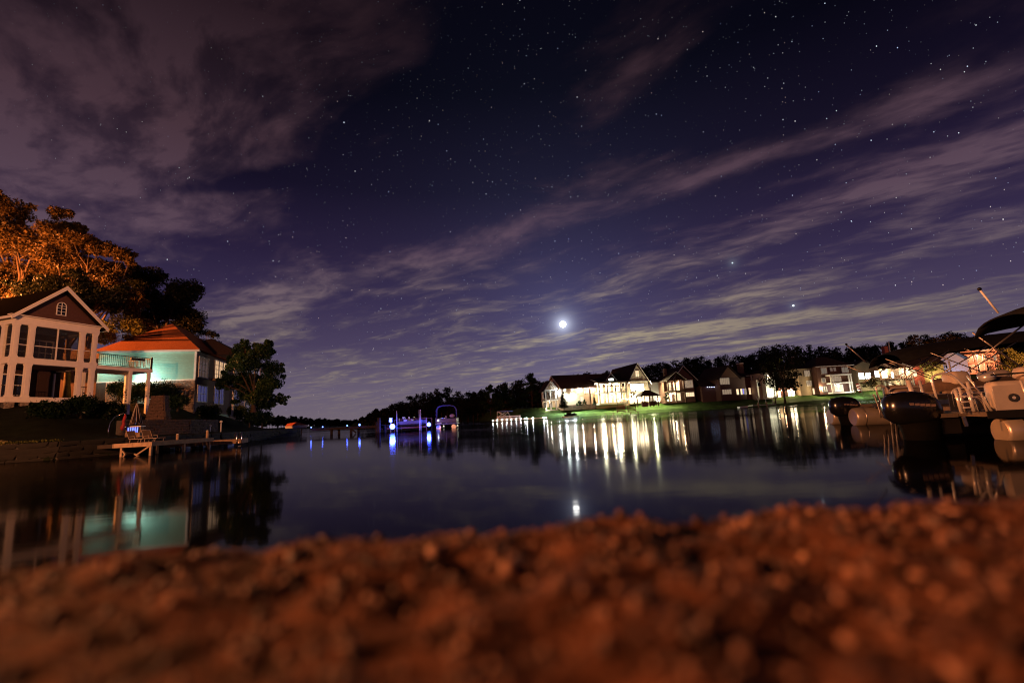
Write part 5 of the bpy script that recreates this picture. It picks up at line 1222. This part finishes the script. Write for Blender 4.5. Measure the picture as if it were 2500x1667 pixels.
# ---- red and yellow lit house
Y_, k = house('red_walled_house', 2218, 935, 152, R(-6), 'red walled house lit warm from within behind the boat canopies')
red_w = mat('red_siding', (0.42, 0.10, 0.07), .8, var=.08); yel = mat('yellow_siding', (0.62, 0.50, 0.24), .8, var=.1)
wallbox(Y_, -2, 5, 0, 8, -1, 5.2, red_w); wallbox(Y_, 5.01, 11.6, .6, 8, -1, 5.6, yel, 'yellow_wall'); gable_roof(Y_, -2, 11.6, .3, 8, 5.6, 8.2, 'x', .5, .22, roof_far)
MB().box(-3.6, -2.2, 3, 4.2, 5, 12.6).build('chimney', red_w, Y_); MB().tube([(-2.1, 2.6, 5), (-2.1, 2.6, 14.0)], .16, 8).build('flue', trim_w, Y_)
window(Y_, 1.6, 2.8, 2.2, 4.0, 0, W_mid, 1, 1, .1); flood(Y_, (8, -2.6, .4), (0, .7, 1), 1000, (1, .80, .32), 150, .14, W_hot); lamp(Y_, (1.2, -.5, 3.0), 420, (1, .7, .4))
# ---- pale house side lit bluish
V, k = house('pale_blue_house', 2305, 925, 156, R(-10), 'house end wall lit pale blue left of the pink house')
wallbox(V, 0, 7.6, 0, 9, -1, 6.6, blu); gable_roof(V, 0, 7.6, 0, 9, 6.6, 9.6, 'y', .5, .22, roof_far); tri_wall(V, [(0, 0, 6.6), (7.6, 0, 6.6), (3.8, 0, 9.4)], .2, blu).location = (0, -.02, 0)
flood(V, (3.5, -4, .2), (0, .8, 1), 620, (.55, .68, 1.0), 150, .14, glow('cool_flood', (.6, .7, 1.0), 16)); window(V, 1.0, 1.6, 3.4, 4.6, -.0, glass_d, 1, 1, .1)
# ---- pink house
Kp, k = house('pink_house', 2362, 905, 160, R(-8), 'pink three-storey house with white galleries lit orange at far right')
wallbox(Kp, 0, 11.8, 1.6, 12, -1.2, 9.0, pink_w); hip_roof(Kp, 0, 11.8, 1.6, 12, 9.0, 11.4, (4, 7), (7.5, 7), .6, roof_far)
wallbox(Kp, 0, 8.6, 0, 1.6, 2.3, 2.6, pink_w, 'gallery_floor'); wallbox(Kp, 0, 8.6, 0, 1.6, 5.2, 5.5, pink_w, 'gallery_floor')
for xx in (.15, 2.9, 5.7, 8.4):
    for (z0, z1) in ((-1, 2.3), (2.6, 5.2)): wallbox(Kp, xx - .14, xx + .14, .05, .33, z0, z1, pink_w, 'column')
railing(Kp, (.2, .2, 2.6), (8.4, .2, 2.6), .95, .4, trim_w, .05); MB().slab([(-.4, -.5, 5.5), (9, -.5, 5.5), (9, 1.6, 6.3), (-.4, 1.6, 6.3)], -.12).build('porch_roof', roof_far, Kp)
for xx in (1.0, 3.6, 6.4, 9.4): window(Kp, xx, xx + 1.2, 3.1, 4.8, 1.6, W_dim2, 2, 2, .12); window(Kp, xx, xx + 1.3, -.7, 1.6, 1.6, glass_d, 2, 2, .12)
for xx in (6.2, 7.5, 8.9): window(Kp, xx, xx + .9, 6.6, 8.4, 1.6, W_dim2, 2, 1, .12)
lamp(Kp, (4.4, .8, 5.0), 260, (1, .5, .3)); lamp(Kp, (4.4, .8, 2.0), 150, (1, .5, .3))
# ---- trees round those houses
q = at(1905, 985, 138)
px_tree('lakeside_tree', 1905, 138, q.z, [(1890, 870, 24, 18), (1915, 860, 26, 20), (1935, 880, 22, 22), (1875, 895, 18, 16), (1905, 895, 32, 24), (1935, 910, 26, 22), (1890, 925, 28, 20), (1925, 935, 30, 18), (1945, 940, 18, 14)],
        5200, .62, leaf_c, .3, 'big dark tree standing before the pale house corner', 81)
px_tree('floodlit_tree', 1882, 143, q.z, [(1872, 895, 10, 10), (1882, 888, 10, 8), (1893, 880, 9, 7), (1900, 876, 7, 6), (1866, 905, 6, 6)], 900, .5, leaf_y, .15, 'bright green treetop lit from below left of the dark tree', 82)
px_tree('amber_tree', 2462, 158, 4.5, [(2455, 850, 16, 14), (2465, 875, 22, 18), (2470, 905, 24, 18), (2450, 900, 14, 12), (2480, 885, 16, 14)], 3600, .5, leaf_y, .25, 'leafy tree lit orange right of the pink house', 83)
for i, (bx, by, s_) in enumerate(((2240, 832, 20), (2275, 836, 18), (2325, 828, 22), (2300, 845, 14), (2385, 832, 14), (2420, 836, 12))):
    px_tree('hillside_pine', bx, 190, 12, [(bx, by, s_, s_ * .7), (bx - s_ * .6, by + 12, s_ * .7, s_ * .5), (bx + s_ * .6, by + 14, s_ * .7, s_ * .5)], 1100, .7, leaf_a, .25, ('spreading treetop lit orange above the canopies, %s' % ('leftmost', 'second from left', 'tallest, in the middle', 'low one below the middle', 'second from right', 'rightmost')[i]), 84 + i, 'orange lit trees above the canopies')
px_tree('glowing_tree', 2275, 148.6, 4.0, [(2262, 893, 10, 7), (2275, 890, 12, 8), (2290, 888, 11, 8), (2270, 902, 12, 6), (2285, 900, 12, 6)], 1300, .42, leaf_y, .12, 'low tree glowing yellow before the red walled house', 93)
px_tree('palm_shrub', 2126, 146, 3, [(2126, 930, 16, 10), (2118, 938, 12, 8), (2136, 937, 12, 8)], 900, .5, leaf_a, .1, 'dark spiky shrub before the glaring windows', 92)
for i, (px, py, Y, h, r, lb) in enumerate(((1198, 1002, 176, 12, 4.2, 'loose pale-leaved tree at the water left of the mansion, shortest of three'), (1235, 1005, 170, 10.5, 4.0, 'middle tree of three at the water left of the mansion'), (1300, 1003, 172, 15.5, 5.5, 'tallest full tree of three at the water left of the mansion'))):
    q = at(px, 1010, Y); tree('shore_tree', (q.x, Y, 1.5), blob_clumps(h * .2, h * .95, r, 14, random.Random(95 + i)), 2600, .75, leaf_b, .2, lb, 'trees at the water left of the mansion', 'tree', bark_pale, 95 + i)

# ================================================================ boats and docks on the far shore
q = at(1208, 1022, 118); q2 = at(1272, 1019, 118)
p = empty('white_pontoon_boat', (q.x, 118, 0), R(2), 'white pontoon boat with folded bimini moored at a light-strung dock', 'boat'); Lw = q2.x - q.x
for yy in (.4, 2.0): MB().tube([(.3, yy, .2), (Lw - .6, yy, .2), (Lw, yy, .4)], [.3, .3, .08], 10).build('pontoon', alu, p)
MB().box(.2, Lw, 0, 2.4, .5, .65).build('deck', hull_w, p)
b = MB(); b.box(.5, Lw - .1, .0, .05, .66, 1.30); b.build('fence_panel', hull_w, p); MB().box(1.0, Lw * .55, -.012, -.002, .85, 1.05).build('stripe', black_m, p); MB().box(Lw * .62, Lw - .5, -.012, -.002, .85, 1.05).build('stripe', black_m, p)
MB().box(.5, .55, .06, 2.4, .66, 1.3).build('fence_panel', hull_w, p); MB().box(Lw - .15, Lw - .1, .06, 2.4, .66, 1.3).build('fence_panel', hull_w, p)
for (a, b_) in (((1.0, 1.3), (2.8, 2.3)), ((2.9, 1.3), (1.2, 2.3)), ((2.0, 1.3), (3.4, 2.2)), ((3.8, 1.3), (3.2, 2.4)), ((.6, 1.3), (.7, 2.6)), ((1.9, 1.6), (.8, 2.5))): MB().tube([(a[0], .1, a[1]), (b_[0], .1, b_[1])], .06, 6).build('bimini_bow', trim_w, p)
MB().tube([(1.0, .3, 2.45), (2.5, .3, 2.5), (4.6, .3, 2.35)], [.1, .16, .08], 8).build('folded_canopy', blue_canvas, p); MB().box(.1, .5, .9, 1.4, .2, 1.0).build('outboard', black_m, p)
qa = at(1203, 1024, 114); qb = at(1338, 1016, 118)
ds = empty('lit_dock', (qa.x, 114, 0), math.atan2(4, qb.x - qa.x), 'low dark dock edged with a row of white lights', 'dock'); Ld = math.hypot(qb.x - qa.x, 4)
n = 40; src = MB().box(0, Ld / n - .03, 0, 1.4, .42, .48).build('deck_board', wood_w, ds)
for i in range(1, n): inst(src, 'deck_board', ds, (i * Ld / n, 0, 0))
MB().box(0, Ld, -.07, -.005, .2, .46).build('fascia_board', wood_w, ds)
for xx in (.4, Ld * .25, Ld * .5, Ld * .75, Ld - .4): pile(ds, xx, .7, -1.2, .41, .12, wood_w)
wl_ = glow('dock_white', (0.90, 1.0, 0.95), 70)
nl = (0, 10, 22, 33, 44, 56, 67, 77, 82, 97, 124, 129)
for i, px in enumerate(nl):
    f = px / 135.0; big = px in (82, 97, 124)
    lt = empty('dock_bulb', Vector(ds.location) + Vector((math.cos(ds.rotation_euler.z) * Ld * f, math.sin(ds.rotation_euler.z) * Ld * f - .15, .40)), 0, '%s white bulb on the light-strung dock, counted from its left end' % ('first', 'second', 'third', 'fourth', 'fifth', 'sixth', 'seventh', 'eighth', 'ninth', 'tenth', 'eleventh', 'twelfth')[i], 'dock light', 'white bulbs on the far dock')
    MB().tube([(0, .10, 0), (0, 0, 0)], .03, 5).build('bracket', black_m, lt); MB().ball((0, -.08, 0), .17 if big else .11, 8, 6).build('bulb', wl_, lt)
    if big: point_light('bulb_light', (0, -.4, .2), 60, (.9, 1, .95), .1, lt)
# jet ski
q = at(1374, 1014, 124); js = empty('jet_ski', (q.x, 124, .0), R(6), 'dark jet ski on a pale floating ramp before the lawn', 'jet ski')
MB().box(-.2, 4.2, -.7, .7, .08, .34).build('floating_ramp', trim_w, js)
hull(3.2, 1.1, .5, black_m, js).location = (.5, 0, .35); MB().ball((1.7, 0, 1.05), .55, 10, 8, (1.5, .55, .45)).build('seat', black_m, js); MB().tube([(2.4, 0, .9), (2.2, 0, 1.4)], .08, 6).build('steering_column', black_m, js); MB().tube([(2.2, -.4, 1.42), (2.2, .4, 1.42)], .04, 6).build('handlebar', black_m, js); MB().ball((2.9, 0, 1.0), .4, 10, 8, (1.3, .8, .5)).build('bow_cowl', black_m, js)
# dock with benches before the lawn
qa = at(1477, 1013, 131); qb = at(1562, 1005, 131)
dk_ = empty('lawn_dock', (qa.x, 131, 0), R(3), 'dock with slatted wooden benches before the mansion lawn', 'dock'); Ld = qb.x - qa.x
n = 30; src = MB().box(0, Ld / n - .03, 0, 4, .50, .57).build('deck_board', wood_w, dk_)
for i in range(1, n): inst(src, 'deck_board', dk_, (i * Ld / n, 0, 0))
for xx in (.3, Ld * .25, Ld * .5, Ld * .75, Ld - .3): pile(dk_, xx, .2, -1, .49, .13, trim_w)
for j, xx in enumerate((Ld * .36, Ld * .67)):
    bn = empty('bench', Vector((qa.x + xx, 131.9, .57)), R(3), 'slatted wooden bench on the lawn dock, the %s one' % ('left', 'right')[j], 'bench', 'benches on the lawn dock')
    for zz in (.35, .7, 1.05, 1.4): MB().box(0, 2.5, 0, .08, zz, zz + .22).build('back_slat', wood_w, bn)
    MB().box(0, 2.5, -.5, 0, .30, .36).build('seat', wood_w, bn)
    for xx2 in (.1, 2.3): MB().box(xx2, xx2 + .1, -.45, .0, 0, 0.30).build('leg', wood_w, bn); MB().box(xx2, xx2 + .1, .082, .16, 0, 1.7).build('back_post', wood_w, bn)
# bare lift with crossed arms
q = at(1843, 990, 128); bl = empty('bare_boat_lift', (q.x, 128, 0), R(4), 'boat lift with bare crossed white arms before the dark house', 'boat lift')
MB().box(-.6, 6.0, 0, 2.4, .45, .60).build('platform', trim_w, bl)
for i, xx in enumerate((1.3, 3.4, 5.4)):
    MB().tube([(xx, .3, .6), (xx, .3, 2.1)], .07, 6).build('mast', trim_w, bl); MB().tube([(xx, .3, 2.0), (xx - .55, .3, 2.9)], .06, 6).build('arm', trim_w, bl); MB().tube([(xx, .3, 2.0), (xx + .65, .3, 2.8)], .06, 6).build('arm', trim_w, bl)
for xx in (.9, 3.2): MB().tube([(xx, -.2, -.5), (xx, -.2, 1.3)], [.22, .2], 8).build('piling', wood_d, bl)
q = at(1803, 993, 126); t = empty('rowing_boat', (q.x, 126, -.05), R(15), 'small pale rowing boat lying at the waterline left of the bare lift', 'boat'); hull(3.0, 1.2, .5, hull_w, t); MB().box(1.0, 1.3, -.5, .5, .40, .45).build('thwart', wood_d, t); MB().box(1.9, 2.2, -.45, .45, .42, .47).build('thwart', wood_d, t)

# ================================================================ moored pontoon boats at the right
beige = mat('beige_vinyl', (0.42, 0.36, 0.30), .5, var=.12, scale=3, bump=.1); beige_d = mat('tan_vinyl', (0.34, 0.24, 0.16), .55, var=.15, scale=3)
canvas_k = mat('black_canvas', (0.010, 0.010, 0.011), .9, var=.2, spec=.1); cowl_k = mat('black_gloss', (0.005, 0.005, 0.005), .20, var=.1, spec=.6)
grey_tube = mat('bimini_tube', (0.34, 0.30, 0.26), .38, .8, var=.1); deck_m = mat('boat_deck', (0.10, 0.075, 0.055), .7, var=.2)
hull_tan = mat('pontoon_skin', (0.42, 0.36, 0.29), .34, .55, var=.12, scale=2)
rail_m = mat('polished_rail', (0.78, 0.72, 0.64), .25, .45, var=.05, spec=.8)
def bar(parent, pts, r=.022, m=None, name='rail', n=8): return MB().tube(pts, r, n).build(name, m or chrome, parent)
def smooth_path(pts, k=5):
    """rounded corners through the given points"""
    pts = [Vector(p) for p in pts]; out = [pts[0]]
    for a, b_, c in zip(pts[:-2], pts[1:-1], pts[2:]):
        r_ = min((b_ - a).length, (c - b_).length) * .45; p = b_ + (a - b_).normalized() * r_; q_ = b_ + (c - b_).normalized() * r_
        for i in range(k + 1):
            t_ = i / k; out.append(p.lerp(b_, t_).lerp(b_.lerp(q_, t_), t_))
    return out + [pts[-1]]
def cushion(parent, x0, x1, y0, y1, z0, z1, m, name, r=.06):
    """padded block with rounded edges"""
    b = MB(); prof = []
    nx = 10
    for j, (z, k) in enumerate(((z0, r), (z0 + r * .6, .0), (z1 - r, 0.0), (z1 - r * .3, r * .35), (z1, r * 1.1))):
        ring = []
        for (cx_, cy_, a0) in ((x1 - r, y1 - r, 0), (x0 + r, y1 - r, 90), (x0 + r, y0 + r, 180), (x1 - r, y0 + r, 270)):
            for s_ in range(4):
                a = R(a0 + 30 * s_); rr = max(.004, r - k) if k else r
                ring.append((cx_ + rr * math.cos(a), cy_ + rr * math.sin(a), z))
        prof.append(ring)
    n = len(prof[0]); vs = [p for r_ in prof for p in r_]
    fs = [(j * n + i, j * n + (i + 1) % n, (j + 1) * n + (i + 1) % n, (j + 1) * n + i) for j in range(len(prof) - 1) for i in range(n)]
    b._add(vs, fs, True); b.f.append(tuple(range((len(prof) - 1) * n, len(prof) * n)))
    return b.build(name, m, parent)
def pontoon_tube(parent, y, x0, x1, r, zc_, m):
    pts = [(x0, y, zc_), (x0 + .05, y, zc_), (x0 + .30, y, zc_), (x1 - .8, y, zc_), (x1 - .35, y, zc_ + .06), (x1, y, zc_ + .2)]
    o = MB().tube(pts, [r * .80, r * .93, r, r, r * .75, .05], 28).build('pontoon', m, parent)
    for xx in (x0 + .30, x0 + 1.9): MB().tube([(xx - .012, y, zc_), (xx + .012, y, zc_)], r * 1.012, 28).build('weld_seam', alu, o)
    return o
matte_k = mat('matte_black', (0.003, 0.003, 0.003), .8, var=.1, spec=.03)
def outboard(parent, x, y, s, sz, zb):
    """outboard motor: cowl, decal band, midsection, lower leg; x is its centre, mounted on the transom at +x"""
    t = MB()
    prof = [(.0, .10, .10), (.04, .30, .19), (.16, .40, .235), (.34, .42, .25), (.50, .40, .24), (.62, .33, .21), (.69, .20, .14), (.72, .04, .03)]
    vs = []; n = 20
    for (z, a, b_) in prof:
        for i in range(n):
            th = 2 * math.pi * i / n; c_, s_ = math.cos(th), math.sin(th)
            vs.append((x + s * (a * math.copysign(abs(c_) ** .75, c_) - .10 * z), y + s * b_ * math.copysign(abs(s_) ** .75, s_), zb + z * sz))
    fs = [(j * n + i, j * n + (i + 1) % n, (j + 1) * n + (i + 1) % n, (j + 1) * n + i) for j in range(len(prof) - 1) for i in range(n)]
    fs += [tuple(range(n - 1, -1, -1)), tuple(range((len(prof) - 1) * n, len(prof) * n))]
    t._add(vs, fs, True); o = t.build('outboard_cowl', cowl_k, parent)
    MB().tube([(x + .04 * s, y, zb + .08), (x + .06 * s, y, zb - .2), (x + .06 * s, y, -.55)], [.30 * s, .27 * s, .24 * s], 14).build('midsection', matte_k, parent)
    MB().box(x + .20 * s, x + .55 * s, y - .14 * s, y + .14 * s, zb - .2, zb + .12).build('mount_bracket', black_m, parent)
    for k_ in (-1, 1): MB().box(x - .34 * s, x - .10 * s, y + k_ * .10 * s - .03, y + k_ * .10 * s + .03, zb + .655 * sz, zb + .685 * sz).build('air_vent', matte_k, o)
    MB().tube([(x + .36 * s, y - .05, zb + .05), (x + .62 * s, y - .02, zb + .10), (x + .9 * s, y, zb - .02)], .025, 6).build('rigging_hose', matte_k, parent)
    d_ = MB()
    for i in range(5): d_.box(x - .16 * s + i * .075 * s, x - .10 * s + i * .075 * s, y - .2535 * s, y - .2405 * s, zb + .42 * sz - .012 * i, zb + .47 * sz - .012 * i)
    tag(d_.build('decal', mat('decal_grey', (.16, .11, .095), .5), o), kind='stuff')
    return o
def bimini(parent, x0, x1, y0, y1, z0, z1, feet, camber=.20, drop=.12, m=None, tubes=True):
    """fabric top with arched cross-section; z0 at x0, z1 at x1"""
    b = MB(); nx, ny = 10, 10; vs = []
    for i in range(nx + 1):
        f = i / nx; x = x0 + (x1 - x0) * f; z = z0 + (z1 - z0) * f + .10 * math.sin(math.pi * f); pinch = 1 - .20 * (abs(2 * f - 1)) ** 6
        for j in range(ny + 1):
            g_ = j / ny; y = (y0 + y1) / 2 + (g_ - .5) * (y1 - y0) * pinch; zz = z + camber * (1 - (2 * g_ - 1) ** 2) - drop * abs(2 * g_ - 1) ** 8 - .10 * abs(2 * f - 1) ** 8
            vs.append((x, y, zz))
    nv = len(vs); w_ = ny + 1
    fs = [(i * w_ + j, (i + 1) * w_ + j, (i + 1) * w_ + j + 1, i * w_ + j + 1) for i in range(nx) for j in range(ny)]
    vs2 = [(x, y, z - .035) for x, y, z in vs]
    edge = [(0, j) for j in range(ny)] ; fs2 = [tuple(nv + k for k in reversed(f)) for f in fs]
    side = []
    for i in range(nx): side += [(i * w_, nv + i * w_, nv + (i + 1) * w_, (i + 1) * w_), ((i + 1) * w_ + ny, nv + (i + 1) * w_ + ny, nv + i * w_ + ny, i * w_ + ny)]
    for j in range(ny): side += [(j + 1, nv + j + 1, nv + j, j), (nx * w_ + j, nv + nx * w_ + j, nv + nx * w_ + j + 1, nx * w_ + j + 1)]
    b._add(vs + vs2, fs + fs2 + side, True); top = b.build('bimini_top', m or canvas_k, parent)
    for y in (y0 + .02, y1 - .02):
        for (fx, fz, tx) in feet:
            f = (tx - x0) / (x1 - x0); z = z0 + (z1 - z0) * f - .10
            bar(parent, [(fx, y, fz), (tx, y, z)], .020, grey_tube, 'bimini_strut')
    return top

# ---- boat moored farther out, stern towards the beach on its left
q = at(2108, 1036, 17.6)
L = empty('far_pontoon_boat', (q.x + .15, 17.6, 0), R(-9), 'pontoon boat with long black bimini and chrome rails, second from the beach', 'boat')
for yy in (.36, 2.1): pontoon_tube(L, yy, -.28, 6.6, .36, .30, hull_tan)
MB().box(.25, 6.4, 0, 2.46, .66, .76).build('deck', deck_m, L); MB().box(.25, 6.4, -.03, -.005, .62, .78).build('deck_trim', alu, L)
outboard(L, -.14, 1.0, 1.30, 1.10, .30)
for (x0, x1) in ((.9, 3.0), (3.12, 6.2)):
    bar(L, smooth_path([(x0, .05, .78), (x0, .05, 1.30), (x1, .05, 1.30), (x1, .05, .78)]), .026, rail_m, 'fence_rail')
    bar(L, [(x0, .05, 1.13), (x1, .05, 1.13)], .016, rail_m, 'fence_bar'); bar(L, [(x0, .05, .98), (x1, .05, .98)], .016, rail_m, 'fence_bar')
    MB().box(x0 + .05, x1 - .05, .06, .075, .80, .98).build('fence_panel', mat('panel_black', (.03, .025, .022), .5), L)
bar(L, smooth_path([(.55, .05, .76), (.50, .05, 1.42), (.86, .05, 1.40), (.92, .05, .76)]), .030, rail_m, 'gate_hoop')
for xx in (.30, .44):
    bar(L, smooth_path([(xx, -.06, 1.05), (xx + .02, -.10, 1.12), (xx + .09, -.14, .6), (xx + .10, -.16, .25)]), .022, grey_tube, 'ladder_rail')
for k_, zz in enumerate((.30, .45, .62, .80)): bar(L, [(.38, -.15 + .02 * k_, zz), (.56, -.15 + .02 * k_, zz)], .018, grey_tube, 'ladder_rung')
bar(L, [(.64, -.12, 1.0), (.72, -.14, -.3)], .022, rail_m, 'ladder_rail'); bar(L, [(.78, -.10, 1.0), (.86, -.12, -.2)], .020, rail_m, 'ladder_rail')
for (x0, x1, z1) in ((.95, 1.7, 1.40), (1.8, 2.7, 1.36), (2.8, 3.9, 1.38)): cushion(L, x0, x1, .18, .55, .80, z1, beige_d, 'seat_back', .10)
cushion(L, 4.3, 5.1, .25, .8, .8, 1.75, beige, 'captain_chair', .14); cushion(L, 3.9, 4.25, 1.2, 1.9, .8, 1.5, beige_d, 'console', .08)
bar(L, [(1.55, .06, 1.3), (1.58, .06, 2.05)], .028, rail_m, 'support_pole'); bar(L, [(3.05, .06, 1.3), (3.06, .06, 2.15)], .028, rail_m, 'support_pole')
bimini(L, 1.6, 7.4, -.15, 2.6, 2.52, 2.95, [(2.9, 1.3, .9), (1.4, 1.6, 3.0), (2.6, 1.7, 4.3), (4.6, 1.3, 2.4), (3.2, 1.6, 5.2), (5.6, 1.3, 3.5)], .24, .20)
bar(L, [(.55, .5, 2.35), (.05, .6, 3.05)], .022, grey_tube, 'antenna'); MB().ball((.04, .6, 3.08), .05, 8, 6).build('mast_light', black_m, L)
# ---- nearest boat
q = at(2413, 1073, 9.6)
N2 = empty('near_pontoon_boat', (q.x + .52, 9.6, 0), R(-14), 'nearest pontoon boat with beige seats, chrome ladder and black outboard at right edge', 'boat')
pontoon_tube(N2, .33, -.02, 6.3, .31, .17, hull_tan); pontoon_tube(N2, 2.1, -.75, 6.3, .31, .17, hull_tan)
MB().box(-.35, 6.2, .02, 2.44, .49, .58).build('deck', deck_m, N2); MB().box(-.80, -.36, .9, 2.44, .47, .56).build('swim_platform', deck_m, N2); MB().box(-.36, 6.2, -.015, .015, .45, .60).build('deck_trim', canvas_k, N2)
outboard(N2, -1.05, 1.15, 1.34, 1.08, .32)
for xx in (-.55, .15): MB().beam((xx, .36, .30), (xx - .02, .36, .5), .06, .04).build('deck_riser', alu, N2)
# stern ladder, hoops and grab rails
for pts, r_ in (([(-.62, 1.0, .56), (-.68, 1.0, 1.42), (-.30, 1.0, 1.46), (.02, 1.0, .95), (.10, 1.0, .58)], .026), ([(-.78, 1.55, .56), (-.86, 1.55, 1.36)], .048), ([(-.60, 1.5, .56), (-.66, 1.5, 1.34)], .030),
                ([(-.20, .6, .58), (-.24, .6, 1.22)], .032), ([(-.36, .62, .58), (-.40, .62, 1.12)], .026), ([(-.50, .5, .56), (-.47, .5, .98), (-.14, .5, 1.0), (.03, .5, .56)], .028), ([(-.06, .5, .58), (-.12, .5, .86), (-.38, .5, .90)], .022), ([(-.05, .9, 1.36), (.05, .8, 1.0), (.22, .7, .6)], .022)):
    bar(N2, smooth_path(pts) if len(pts) > 2 else pts, r_, rail_m, 'grab_rail', 10)
for xx in (-.62, -.40): bar(N2, [(xx, .30, .60), (xx - .03, .30, 1.06)], .034, rail_m, 'ladder_rail', 10)
for zz in (.68, .80, .92): bar(N2, [(-.62, .30, zz), (-.40, .30, zz)], .018, rail_m, 'ladder_rung')
bar(N2, [(.42, .06, .60), (.34, .06, 1.18)], .022, rail_m, 'fence_post'); bar(N2, [(-.10, .10, 1.32), (2.6, .10, 1.36)], .018, canvas_k, 'strap'); bar(N2, [(.40, .05, .98), (2.6, .05, 1.0)], .016, canvas_k, 'strap')
MB().box(-.05, 3.6, .22, .26, .60, 1.10).build('seat_side_panel', beige, N2)
sp = mat('speaker_black', (.03, .03, .032), .35)
for xx in (.26, .62):
    s_ = MB().tube([(xx, .215, .84), (xx, .195, .84)], [.085, .085], 18).build('speaker', sp, N2); MB().tube([(xx, .194, .84), (xx, .188, .84)], [.03, .03], 12).build('speaker_cone', rail_m, s_)
cushion(N2, .0, 3.4, .27, .62, .62, 1.19, beige, 'seat_back', .09); cushion(N2, .52, 1.25, .25, .60, 1.19, 1.46, beige, 'headrest', .10); cushion(N2, 1.30, 2.2, .25, .60, 1.19, 1.46, beige, 'headrest', .10)
for i in range(3): MB().box(.75, 1.6, .205, .219, .63 + i * .06, .66 + i * .06).build('vent_slat', beige_d, N2)
bimini(N2, 1.0, 5.2, -.2, 2.5, 2.56, 2.86, [(2.0, 1.5, 1.15), (1.3, 1.9, 2.2)], .22, .16)
bar(N2, [(1.05, .0, 2.46), (1.55, .05, 2.12)], .022, grey_tube, 'bimini_strut'); bar(N2, [(1.55, .05, 2.12), (2.4, .05, 1.6)], .020, grey_tube, 'bimini_strut'); bar(N2, [(1.02, .12, 1.2), (1.0, .12, 2.30)], .030, rail_m, 'support_pole'); bar(N2, [(1.5, .02, 2.1), (2.1, .02, 2.7)], .022, grey_tube, 'bimini_strut')
bar(N2, [(1.46, 2.0, 2.84), (1.20, 2.0, 3.44)], .022, trim_w, 'light_mast'); MB().ball((1.19, 2.0, 3.47), .045, 10, 8).build('mast_light', black_m, N2)
# ---- third boat between them, under a dark cover
q = at(2245, 1020, 13.2)
C3 = empty('covered_pontoon_boat', (q.x + .95, 13.4, 0), R(-10), 'dark pontoon boat between the two others, its seats under a brown cover', 'boat')
for yy in (.36, 2.1): pontoon_tube(C3, yy, .1, 6.3, .31, .20, hull_tan)
MB().box(.1, 6.2, 0, 2.4, .52, .62).build('deck', deck_m, C3); MB().box(.1, 6.2, -.02, -.002, .48, .98).build('fence_panel', mat('panel_black', (.03, .025, .022), .5), C3)
bar(C3, smooth_path([(.2, .0, .62), (.2, .0, 1.12), (6.0, .0, 1.16)]), .022, rail_m, 'fence_rail'); bar(C3, [(.25, -.01, .86), (6.0, -.01, .90)], .014, rail_m, 'fence_bar')
cv = MB(); n = 14; vs = []
for i in range(n + 1):
    f = i / n; x = .4 + 5.4 * f; hh_ = 1.18 + .20 * math.sin(f * 9) * math.sin(f * 3.14) + .10 * math.sin(f * 23)
    vs += [(x, .03, 1.06), (x, .5, hh_ + .08), (x, 1.3, hh_ + .16), (x, 2.3, 1.08)]
cv._add(vs, [(i * 4 + j, (i + 1) * 4 + j, (i + 1) * 4 + j + 1, i * 4 + j + 1) for i in range(n) for j in range(3)] + [(0, 1, 2, 3), (4 * n + 3, 4 * n + 2, 4 * n + 1, 4 * n)], True); cv.build('cover', mat('brown_cover', (.10, .065, .045), .8, var=.3, scale=3, bump=.5), C3)
cushion(C3, .55, 1.0, .3, .9, 1.1, 1.62, beige, 'captain_chair', .12); MB().tube([(1.45, .5, 1.5), (1.5, .5, 1.3)], [.19, .19], 18).build('steering_wheel', rail_m, C3)
bimini(C3, 3.3, 5.4, -.05, 1.9, 1.95, 2.05, [(2.6, 1.15, 3.6), (4.6, 1.15, 3.5), (3.9, 1.15, 5.0)], .14, .14)
